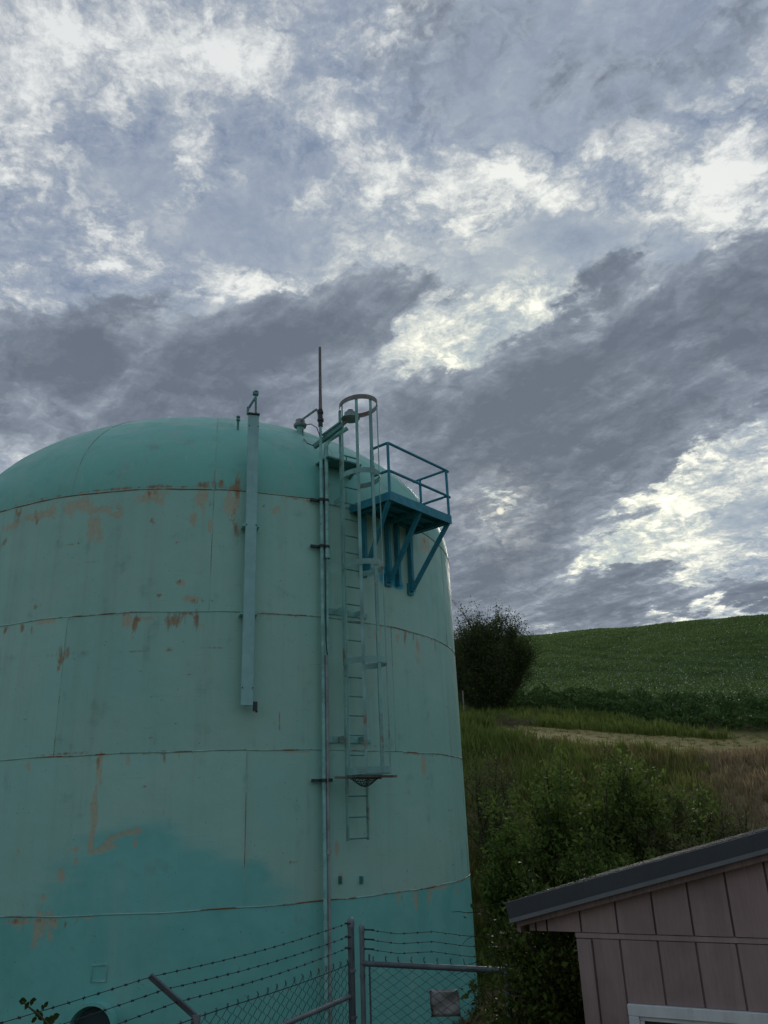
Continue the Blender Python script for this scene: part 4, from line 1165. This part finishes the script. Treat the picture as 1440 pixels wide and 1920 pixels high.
# backing wall, other three walls and plinth
bw = MB().prism([S(0, 0.0, -0.021), S(s_far, 0.0, -0.021), S(s_far, rf(s_far), -0.021), S(s_ridge, rf(s_ridge), -0.021), S(0, rf(0), -0.021)], -wn * 0.08)
bw.build('wall', M['siding_trim'], shed)
MB().prism([S(0, 0, -0.102), S(0.08, 0, -0.102), S(0.08, Z0 + 0.06, -0.102), S(0, Z0 + 0.06, -0.102)], -wn * (DEEP - 0.5)).build('wall', M['siding'], shed)
MB().prism([S(s_far - 0.08, 0, -0.102), S(s_far, 0, -0.102), S(s_far, Z0 + 0.06, -0.102), S(s_far - 0.08, Z0 + 0.06, -0.102)], -wn * (DEEP - 0.5)).build('wall', M['siding'], shed)
MB().prism([S(0, 0, -DEEP + 0.39), S(s_far, 0, -DEEP + 0.39), S(s_far, rf(s_far), -DEEP + 0.39), S(s_ridge, rf(s_ridge), -DEEP + 0.39), S(0, rf(0), -DEEP + 0.39)], -wn * 0.08).build('wall', M['siding'], shed)
wf = MB()
for (p0, p1, q0, q1) in ((WL, WR, WT - frw, WT), (WL, WR, WB, WB + frw), (WL, WL + frw, WB + frw + .001, WT - frw - .001), (WR - frw, WR, WB + frw + .001, WT - frw - .001)):
    wf.prism([S(p0, q0, 0.035), S(p1, q0, 0.035), S(p1, q1, 0.035), S(p0, q1, 0.035)], -wn * 0.05)
wfo = wf.build('window', M['white'], shed, bevel=0.004)
wi = MB(); e_ = frw; i2 = 0.03
for (p0, p1, q0, q1) in ((WL + e_, WR - e_, WT - e_ - i2, WT - e_), (WL + e_, WR - e_, WB + e_, WB + e_ + i2), (WL + e_, WL + e_ + i2, WB + e_ + i2 + .001, WT - e_ - i2 - .001), (WR - e_ - i2, WR - e_, WB + e_ + i2 + .001, WT - e_ - i2 - .001)):
    wi.prism([S(p0, q0, 0.012), S(p1, q0, 0.012), S(p1, q1, 0.012), S(p0, q1, 0.012)], -wn * 0.02)
wi.build('sash', M['white'], wfo, bevel=0.003)
MB().prism([S(WL + e_, WB + e_, -0.010), S(WR - e_, WB + e_, -0.010), S(WR - e_, WT - e_, -0.010), S(WL + e_, WT - e_, -0.010)], -wn * 0.006).build('pane', M['glass'], wfo)

# ------------------------------------------------------------------ plants
def leaf_cards(C, D, L, Wd, nrng):
    """diamond leaves: centres C, pointing D, length L, width Wd"""
    n = len(C); D = D / np.linalg.norm(D, axis=1, keepdims=True)
    R_ = nrng.normal(size=(n, 3)); Sd = np.cross(D, R_); Sd /= np.linalg.norm(Sd, axis=1, keepdims=True) + 1e-9
    Nn = np.cross(D, Sd)
    L = L[:, None]; Wd = Wd[:, None]
    V = np.stack([C - D * L * .5, C + Sd * Wd * .5 - D * L * .05 + Nn * L * .08, C + D * L * .5 - Nn * L * 0.05, C - Sd * Wd * .5 - D * L * .05 + Nn * L * .08], 1).reshape(-1, 3)
    F = np.arange(4 * n).reshape(n, 4)
    return V, F


def grow(base, height, radius, nmain, nsub, seed, up=0.75, low=0.15):
    """branch polylines from a base: main limbs that split into twigs; returns limbs and twig samples"""
    r_ = np.random.default_rng(seed); limbs = []; twigs = []
    for i in range(nmain):
        az = r_.uniform(0, 6.283); lean = r_.uniform(0.05, 1.0) ** 0.7
        tipv = np.array([math.cos(az) * radius[0] * lean, math.sin(az) * radius[1] * lean, height * (up + (1 - up) * r_.uniform(0, 1)) * (1 - 0.45 * lean ** 2.2)])
        n = 7; pts = []
        bend = r_.normal(size=3) * 0.10 * height
        for k in range(n):
            f = k / (n - 1)
            pts.append(base + np.array([tipv[0] * f ** 0.85, tipv[1] * f ** 0.85, tipv[2] * f ** 1.1]) + bend * math.sin(f * math.pi) * 0.6 + np.array([0, 0, -0.03]))
        limbs.append((np.array(pts), 0.012 * height * r_.uniform(.6, 1.1)))
        for j in range(nsub):
            f = low + (1 - low) * r_.uniform(0, 1) ** 0.8; q = f * (n - 1); k = min(int(q), n - 2); p0 = pts[k] + (pts[k + 1] - pts[k]) * (q - k)
            d = r_.normal(size=3); d[2] = abs(d[2]) * 0.9 + 0.55; d = d / np.linalg.norm(d)
            ln = height * r_.uniform(0.10, 0.24)
            twigs.append((p0, d, ln))
    return limbs, twigs


def shrub(name, label, cat, base, height, radius, mat, nleaf, leaf, seed, group=None, thin=0.0, nmain=12, nsub=14, up=0.7, low=0.15, bark='bark', parts=('foliage', 'branches'), spread=0.045):
    r_ = np.random.default_rng(seed + 100); base = np.asarray(base, float)
    o = thing(name, label, cat, base, group)
    limbs, twigs = grow(base, height, radius, nmain, nsub, seed, up, low)
    mb = MB()
    for pts, rad in limbs: mb.tube(pts, list(np.linspace(rad, rad * 0.25, len(pts))), 5, False)
    for p0, d, ln in twigs: mb.tube([p0, p0 + d * ln * .5 + np.array([0, 0, ln * .03]), p0 + d * ln], [0.0022 * height, 0.0016 * height, 0.0008 * height], 3, False)
    mb.build(parts[1], M[bark], o, True)
    ti = r_.integers(0, len(twigs), nleaf); P0 = np.array([t_[0] for t_ in twigs])[ti]; D0 = np.array([t_[1] for t_ in twigs])[ti]; L0 = np.array([t_[2] for t_ in twigs])[ti]
    f = r_.uniform(0.05, 1.05, nleaf)
    keep = r_.uniform(0, 1, nleaf) > thin * np.clip((P0[:, 2] - base[2]) / height, 0, 1) ** 1.5; P0, D0, L0, f, ti = P0[keep], D0[keep], L0[keep], f[keep], ti[keep]; nleaf = len(f)
    C = P0 + D0 * (L0 * f)[:, None] + r_.normal(size=(nleaf, 3)) * (spread * height * (0.4 + 0.6 * (1 - f)))[:, None]
    D = D0 * 0.5 + r_.normal(size=(nleaf, 3)) * 0.7
    sz = leaf * (0.5 + 1.1 * r_.beta(1.6, 2.6, nleaf))
    V, F = leaf_cards(C, D, sz, sz * r_.uniform(.4, .6, nleaf), r_)
    tint = np.repeat(np.clip(r_.normal(0.45, 0.22, nleaf) + (r_.uniform(0, 1, len(twigs))[ti] - .5) * 0.95, 0, 1), 4)
    np_mesh(parts[0], V - base, F, M[mat], o, {'tint': tint})
    return o


def hit(px, py, r0=6.0, r1=400.0):
    d = ray(px, py); h_ = math.hypot(d[0], d[1]); rs = np.arange(r0, r1, 0.05)
    P_ = EYE[None] + d[None] * (rs / h_)[:, None]; below = P_[:, 2] < ground(P_[:, 0], P_[:, 1])
    i = int(np.argmax(below)) if below.any() else len(rs) - 1
    q = P_[i].copy(); q[2] = float(ground(q[0], q[1])); return q


def by_px(px, pyb, pyt, wpx):
    """base point, height and half width of a plant seen from image row pyb up to row pyt"""
    q = hit(px, pyb); w = (q - EYE) @ FW; return q, z_on_line(q[:2], px, pyt) - q[2], wpx / 2 * w / FPX


q, h, w = by_px(915, 1338, 1128, 150)
tree = shrub('tree', 'dark dense rounded tree with twiggy upright top, behind the tank', 'tree', q, h * 0.93, (w * 1.22, w * 1.15), 'leaf_tree', 90000, 0.14, 21, nmain=46, nsub=46, up=0.76, low=0.06, thin=0.55, parts=('crown', 'limbs'), spread=0.045)
MB().tube([q - ez * .1, q + ez * h * .35], [0.13, 0.08], 8).build('trunk', M['bark'], tree, True)

SHR = 'shrubs on the bank behind the shed'
for i, (px, yb, yt, wd, mat, nl, lf, lab) in enumerate([
        (1040, 1745, 1405, 250, 'leaf_shrub', 12000, 0.135, 'tall bright leaved green shrub on the bank, above the lower shed roof'),
        (1190, 1720, 1385, 270, 'leaf_shrub', 12000, 0.130, 'bushy green shrub above the middle of the shed roof edge'),
        (935, 1640, 1415, 160, 'leaf_grey', 7000, 0.085, 'thin grey green shrub right beside the tank edge'),
        (1320, 1660, 1430, 150, 'leaf_shrub', 5500, 0.115, 'small sparse green shrub among dry grass above the shed roof'),
        (985, 1790, 1540, 180, 'leaf_shrub', 8500, 0.110, 'dark low shrub between the tank and the end of the shed roof'),
        (1130, 1790, 1530, 220, 'leaf_shrub', 9500, 0.110, 'dense dark shrub just over the lower shed roof'),
        (1270, 1740, 1480, 190, 'leaf_grey', 7000, 0.105, 'olive shrub behind the middle of the shed roof'),
        (1400, 1680, 1490, 120, 'leaf_grey', 4000, 0.080, 'wispy olive shrub at the upper end of the shed roof')]):
    q, h, w = by_px(px, yb, yt, wd)
    shrub('shrub', lab, 'shrub', q, h, (w, w * 0.9), mat, nl, lf, 40 + i, SHR, nmain=22, nsub=20, up=0.45, low=0.08)

q = at_y(1030, 1830, 7.75); q[2] = float(ground(q[0], q[1]))
vine = shrub('vine_bush', 'dark leafy vine bush with pale curling shoots at the shed corner', 'bush', q, 2.70, (0.42, 0.36), 'leaf_vine', 42000, 0.055, 77, nmain=22, nsub=30, up=0.72, low=0.05, spread=0.045)
tb = MB(); r_ = random.Random(9)
for k in range(16):
    p0 = q + np.array([r_.uniform(-.45, -.05), r_.uniform(-.3, .1), r_.uniform(1.9, 2.5)]); pts = [p0]
    d = nrm(np.array([r_.uniform(-1, .2), r_.uniform(-.4, .4), r_.uniform(.1, .9)]))
    for j in range(7):
        d = nrm(d + np.array([r_.uniform(-.5, .3), r_.uniform(-.3, .3), r_.uniform(-.55, .35)])); pts.append(pts[-1] + d * 0.065)
    tb.tube(pts, list(np.linspace(0.005, 0.002, len(pts))), 4, False)
tb.build('shoots', M['leaf_vine'], vine, True)

# leafy sprig against the fence at the left edge
q = at_plane(88, 1918, o_ + fn * 0.12, fn)
sprig = thing('sprig', 'leafy twig poking up at the barbed wire in the bottom left corner', 'plant', (q[0], q[1], float(ground(q[0], q[1]))))
st_pts = [np.array([q[0], q[1] , float(ground(q[0], q[1]))]), q, at_plane(72, 1902, o_ + fn * .12, fn), at_plane(60, 1893, o_ + fn * .12, fn), at_plane(42, 1878, o_ + fn * .12, fn)]
MB().tube(st_pts, [0.010, 0.008, 0.006, 0.005, 0.003], 6).build('twig', M['stem'], sprig, True)
for (x, y, s_) in ((42, 1877, .07), (50, 1886, .06), (60, 1878, .055), (64, 1874, .04), (86, 1884, .05), (80, 1889, .05), (70, 1900, .07), (76, 1906, .07), (97, 1912, .09), (104, 1906, .07), (88, 1914, .08), (64, 1912, .06)):
    s_ *= 0.72
    c = at_plane(x, y, o_ + fn * (.12 + r_.uniform(-.04, .04)), fn); d = nrm(fu * r_.uniform(-1, 1) + ez * r_.uniform(-.3, .8)); sd = nrm(np.cross(d, fn + ez * r_.uniform(-.4, .4))); up_ = np.cross(d, sd)
    MB().add([c - d * s_ * .5, c + sd * s_ * .35 - d * s_ * .1, c + sd * s_ * .3 + d * s_ * .25, c + d * s_ * .55 - up_ * s_ * .1, c - sd * s_ * .3 + d * s_ * .25, c - sd * s_ * .35 - d * s_ * .1, c + up_ * s_ * .12],
             [(0, 1, 6), (1, 2, 6), (2, 3, 6), (3, 4, 6), (4, 5, 6), (5, 0, 6)]).build('leaf', M['leaf_vine'], sprig, True)
# young stem at the foot of the tank
q = hit(886, 1896)
shrub('sapling', 'slender young stem with small leaves at the right foot of the tank', 'plant', q + np.array([0.0, -1.2, 0]), 1.0, (0.10, 0.10), 'leaf_vine', 90, 0.085, 91, nmain=2, nsub=7, up=0.9, low=0.3, bark='stem')

# brush pile and old fence posts by the tree
q = hit(935, 1362)
bp = thing('brush_pile', 'low grey heap of dead branches on the grass below the tree', 'brush pile', q)
mb = MB(); r_ = random.Random(3)
for k in range(150):
    c = q + np.array([r_.gauss(0, 1.0), r_.gauss(0, .5), abs(r_.gauss(.12, .22))]); d = nrm(np.array([r_.uniform(-1, 1), r_.uniform(-1, 1), r_.uniform(-.25, .6)])); l = r_.uniform(.2, .6)
    mb.tube([c - d * l, c + np.array([0, 0, .04]), c + d * l], [.018, .014, .006], 4, False)
tag(mb.build('dead_branches', M['brush'], bp), kind='stuff')
for i, (px, yb, yt) in enumerate(((871, 1345, 1295),)):
    q = hit(px, yb); h = z_on_line(q[:2], px, yt) - q[2]
    fp = thing('old_fence', 'weathered fence post with sagging wires beside the tank, under the tree', 'fence', q)
    MB().tube([q - ez * .1, q + ez * h], [0.055, 0.045], 8).build('fence_post', M['post'], fp, True)
    for z_ in (h * .85, h * .5):
        MB().tube([q + ez * z_ + RT * x - ez * (0.08 * math.sin(abs(x) * 1.0)) for x in np.linspace(-3.0, 2.2, 12)], 0.012, 4).build('fence_wire', M['wire'], fp, True)

# ------------------------------------------------------------------ grasses and crop: countless blades, one object each
def blades(name, label, X, Y, hgt, wdt, tint, mat, lean=0.35, seed=1, cat='grass', z0=None, tuft=14, tuft_r=0.09):
    r_ = np.random.default_rng(seed); n = len(X)
    if tuft > 1:                                   # gather the blades into tufts of their own height and colour
        pick = np.arange(n) // tuft * tuft; dxy = r_.normal(size=(n, 2)) * tuft_r
        X = X[pick] + dxy[:, 0]; Y = Y[pick] + dxy[:, 1]; hgt = hgt * (0.35 + 1.1 * r_.beta(1.6, 2.2, n)[pick]); tint = tint * 0.45 + tint[pick] * 0.7 - 0.08
    Z = ground(X, Y) - 0.02 if z0 is None else z0
    a = r_.uniform(0, 6.283, n); ux, uy = np.cos(a), np.sin(a)
    la = r_.uniform(0, 6.283, n); lx = np.cos(la) * hgt * lean * r_.uniform(0.2, 1, n); ly = np.sin(la) * hgt * lean * r_.uniform(.2, 1, n)
    V = np.stack([np.stack([X - ux * wdt / 2, Y - uy * wdt / 2, Z], -1), np.stack([X + ux * wdt / 2, Y + uy * wdt / 2, Z], -1),
                  np.stack([X + lx * .35 + ux * wdt * .38, Y + ly * .35 + uy * wdt * .38, Z + hgt * .6], -1), np.stack([X + lx, Y + ly, Z + hgt], -1)], 1).reshape(-1, 3)
    F = np.arange(4 * n).reshape(n, 4)
    o = np_mesh(name, V, F, M[mat], None, {'tint': np.repeat(np.clip(tint, 0, 1), 4)})
    return tag(o, label, cat, kind='stuff')


def polar(n, r0, r1, a0, a1, seed):
    r_ = np.random.default_rng(seed); r = np.sqrt(r_.uniform(r0 * r0, r1 * r1, n)); a = r_.uniform(a0, a1, n); return r * np.sin(a), r * np.cos(a), r, a


r_ = np.random.default_rng(17)
X, Y, R_, A_ = polar(150000, 18.5, 40, -0.05, 0.75, 11)
patch = wob(X, Y, 5.0, 4) * 0.5 + wob(X, Y, 1.6, 5) * 0.35
dryness = smoothstep(A_, 0.27, 0.42) * 0.9 + 0.45 * patch + smoothstep(R_, 34, 26) * 0.15
k = dryness < 0.55
n = k.sum()
blades('grass', 'rough green grass covering the bank behind the tank', X[k], Y[k], r_.uniform(.18, .55, n) * (1 + .5 * patch[k]), r_.uniform(.014, .032, n), r_.normal(.42, .22, n) + .25 * patch[k], 'grass', seed=5)
k = ~k & (r_.uniform(0, 1, len(X)) < .85); n = k.sum()
blades('dry_grass', 'dry tan and brown grass on the right of the bank', X[k], Y[k], r_.uniform(.18, .5, n), r_.uniform(.012, .026, n), r_.normal(.45, .25, n), 'grass_dry', seed=6)
X, Y, R_, A_ = polar(36000, 30, 37.5, 0.04, 0.44, 12)
patch = wob(X, Y, 3.0, 6); k = patch - 2.2 * smoothstep(A_ + .03 * wob(X, Y, 2.1, 1), .22, .40) > -0.45 + r_.normal(0, .2, len(X)); n = k.sum()
blades('tall_grass', 'tall fresh green grass on the crest of the bank', X[k], Y[k], r_.uniform(.25, .65, n), r_.uniform(.014, .028, n), r_.normal(.5, .22, n) + .15 * patch[k], 'grass_green', seed=7, lean=.3)
X, Y, R_, A_ = polar(30000, 39, 54, -0.05, 0.8, 13); n = len(X)
X2, Y2, R2, A2 = polar(11000, 36.5, 42, 0.02, 0.24, 131); k2 = r_.uniform(0, 1, len(X2)) > smoothstep(A2 + .02 * wob(X2, Y2, 2.5, 4),   .10, .20); X2, Y2 = X2[k2], Y2[k2]; n2 = len(X2)
blades('bank_top_grass', 'tall green grass on the bank top below the tree', X2, Y2, r_.uniform(.45, 1.0, n2), r_.uniform(.015, .03, n2), r_.normal(.6, .2, n2), 'grass_green', seed=81)
blades('mown_grass', 'short yellowish mown grass on the level track below the field', X, Y, r_.uniform(.05, .14, n), r_.uniform(.03, .05, n), r_.normal(.5, .25, n), 'grass', seed=8)
X, Y, R_, A_ = polar(30000, 50.5, 56.5, 0.08, 0.46, 14); k = R_ < 56.5 - 6.5 * smoothstep(A_ + .015 * wob(X, Y, 3.0, 2), .20, .44); X, Y, A_ = X[k], Y[k], A_[k]; n = len(X)
blades('pale_grass', 'tall pale green grass strip between the track and the field edge', X, Y, r_.uniform(.32, .70, n), r_.uniform(.03, .06, n), r_.normal(.75, .2, n), 'grass_green', seed=9, lean=.3)
X, Y, R_, A_ = polar(22000, 17.2, 23, -0.02, 0.45, 15); n = len(X); pt = wob(X, Y, 2.2, 3)
k = pt > -.1; n = k.sum()
blades('weeds', 'dark green weeds and grass at the foot of the bank beside the tank', X[k], Y[k], r_.uniform(.15, .6, n), r_.uniform(.015, .03, n), r_.normal(.4, .2, n), 'grass_green', seed=10)
X, Y, R_, A_ = polar(26000, 9.5, 18.5, 0.02, 0.42, 16); n = len(X)
k = (np.hypot(X - TC[0], Y - TC[1]) > TR + 0.05); n = k.sum()
blades('yard_grass', 'thin dry grass and straw on the pad right of the tank', X[k], Y[k], r_.uniform(.05, .22, n), r_.uniform(.008, .016, n), r_.normal(.3, .25, n), 'grass_dry', seed=18, lean=.9)
# yellowish tussock beside the tank under the tree
q = hit(893, 1368); n = 2600
r1 = np.random.default_rng(31); aa = r1.uniform(0, 6.28, n); rd = 0.75 * np.sqrt(r1.uniform(0, 1, n)); X = q[0] + rd * np.cos(aa) * 1.15; Y = q[1] + rd * np.sin(aa) * .7
tk = blades('grass_tussock', 'round yellow green grass tussock beside the tank edge below the tree', X, Y, r1.uniform(.4, .95, n) * (1.1 - .6 * rd), r1.uniform(.02, .04, n), r1.normal(.6, .2, n), 'grass_green', lean=.5, seed=32)

# crop edge and field
X, Y, R_, A_ = polar(50000, 53.5, 61, -0.08, 0.80, 20)
lim = 56.3 - 3.2 * smoothstep(A_, .22, .40); k = R_ > lim; X, Y, R_ = X[k], Y[k], R_[k]; n = len(X)
hm = (0.75 + .45 * wob(X, Y, 2.4, 7)) * np.sqrt(r_.uniform(0.02, 1, n)) * 1.05
C = np.stack([X, Y, ground(X, Y) + np.clip(hm, 0, 2)], -1); D = r_.normal(size=(n, 3)); D[:, 2] += .5; sz = r_.uniform(.14, .30, n)
V, F = leaf_cards(C, D, sz, sz * .55, r_)
o = np_mesh('crop_edge_plants', V, F, M['leaf_edge'], None, {'tint': np.repeat(np.clip(r_.normal(.4, .25, n), 0, 1), 4)}); tag(o, 'dark bushy crop plants along the lower edge of the field', 'crop', kind='stuff')
X, Y, R_, A_ = polar(380000, 58, 185, -0.09, 0.62, 22)
keep = r_.uniform(0, 1, len(X)) < np.clip(1.45 - R_ / 190, .25, 1); X, Y, R_, A_ = X[keep], Y[keep], R_[keep], A_[keep]
ua = X * math.cos(.35) + Y * math.sin(.35); va = -X * math.sin(.35) + Y * math.cos(.35)
rowph = np.abs(((va + 1.3 * np.sin(ua / 19)) / 3.4) % 1 - .5)
track = np.zeros(len(X))
for line in ([(960, 1196), (1040, 1213), (1110, 1224), (1194, 1231), (1320, 1238), (1440, 1243)], [(980, 1221), (1060, 1233), (1150, 1241), (1280, 1252), (1440, 1262)], [(990, 1254), (1120, 1262), (1300, 1274), (1440, 1280)]):
    pr_ = np.array([[math.hypot(*q_[:2]), math.atan2(q_[0], q_[1])] for q_ in (hit(*l_, r0=45) for l_ in line)])
    track = np.maximum(track, np.exp(-((R_ - np.interp(A_, pr_[:, 1], pr_[:, 0])) / (0.012 * R_)) ** 2))
rows = 0.5 + 0.5 * np.sin((R_ - 26 * A_ + 1.2 * wob(X, Y, 18, 6)) * 2 * math.pi / 4.2)
keep = r_.uniform(0, 1, len(X)) > np.maximum(track * .95, (rows < .22) * .55); X, Y, R_, rowph, track, rows = X[keep], Y[keep], R_[keep], rowph[keep], track[keep], rows[keep]; n = len(X)
hm = (r_.uniform(0.05, .5, n) + .10 * wob(X, Y, 7, 2)) * (1 - .75 * track)
C = np.stack([X, Y, ground(X, Y) + hm], -1); D = r_.normal(size=(n, 3)); D[:, 2] += .8; sz = r_.uniform(.11, .24, n) * (1 + R_ / 220)
V, F = leaf_cards(C, D, sz, sz * .6, r_)
tint = r_.normal(.42, .2, n) + .28 * wob(X, Y, 16, 3) * .6 + (rows - .5) * .45 - track * .5
o = np_mesh('field_crop', V, F, M['leaf_crop'], None, {'tint': np.repeat(np.clip(tint, 0, 1), 4)}); tag(o, 'green flowering crop covering the hillside field', 'crop', kind='stuff')
X, Y, R_, A_ = polar(30000, 58, 150, 0.06, 0.66, 23)
keep = r_.uniform(0, 1, len(X)) < np.clip(1.1 * np.exp(-(R_ - 60) / 13) * (0.5 + A_ * 1.8) + .07, 0, 1); X, Y, R_ = X[keep], Y[keep], R_[keep]; n = len(X)
C = np.stack([X, Y, ground(X, Y) + r_.uniform(.45, .62, n)], -1); D = r_.normal(size=(n, 3)); D[:, 2] += .3; sz = r_.uniform(.05, .10, n) * (.7 + R_ / 180)
V, F = leaf_cards(C, D, sz, sz * .9, r_)
o = np_mesh('crop_blossoms', V, F, M['blossom']); tag(o, 'tiny white blossoms scattered over the field crop', 'blossoms', kind='stuff')
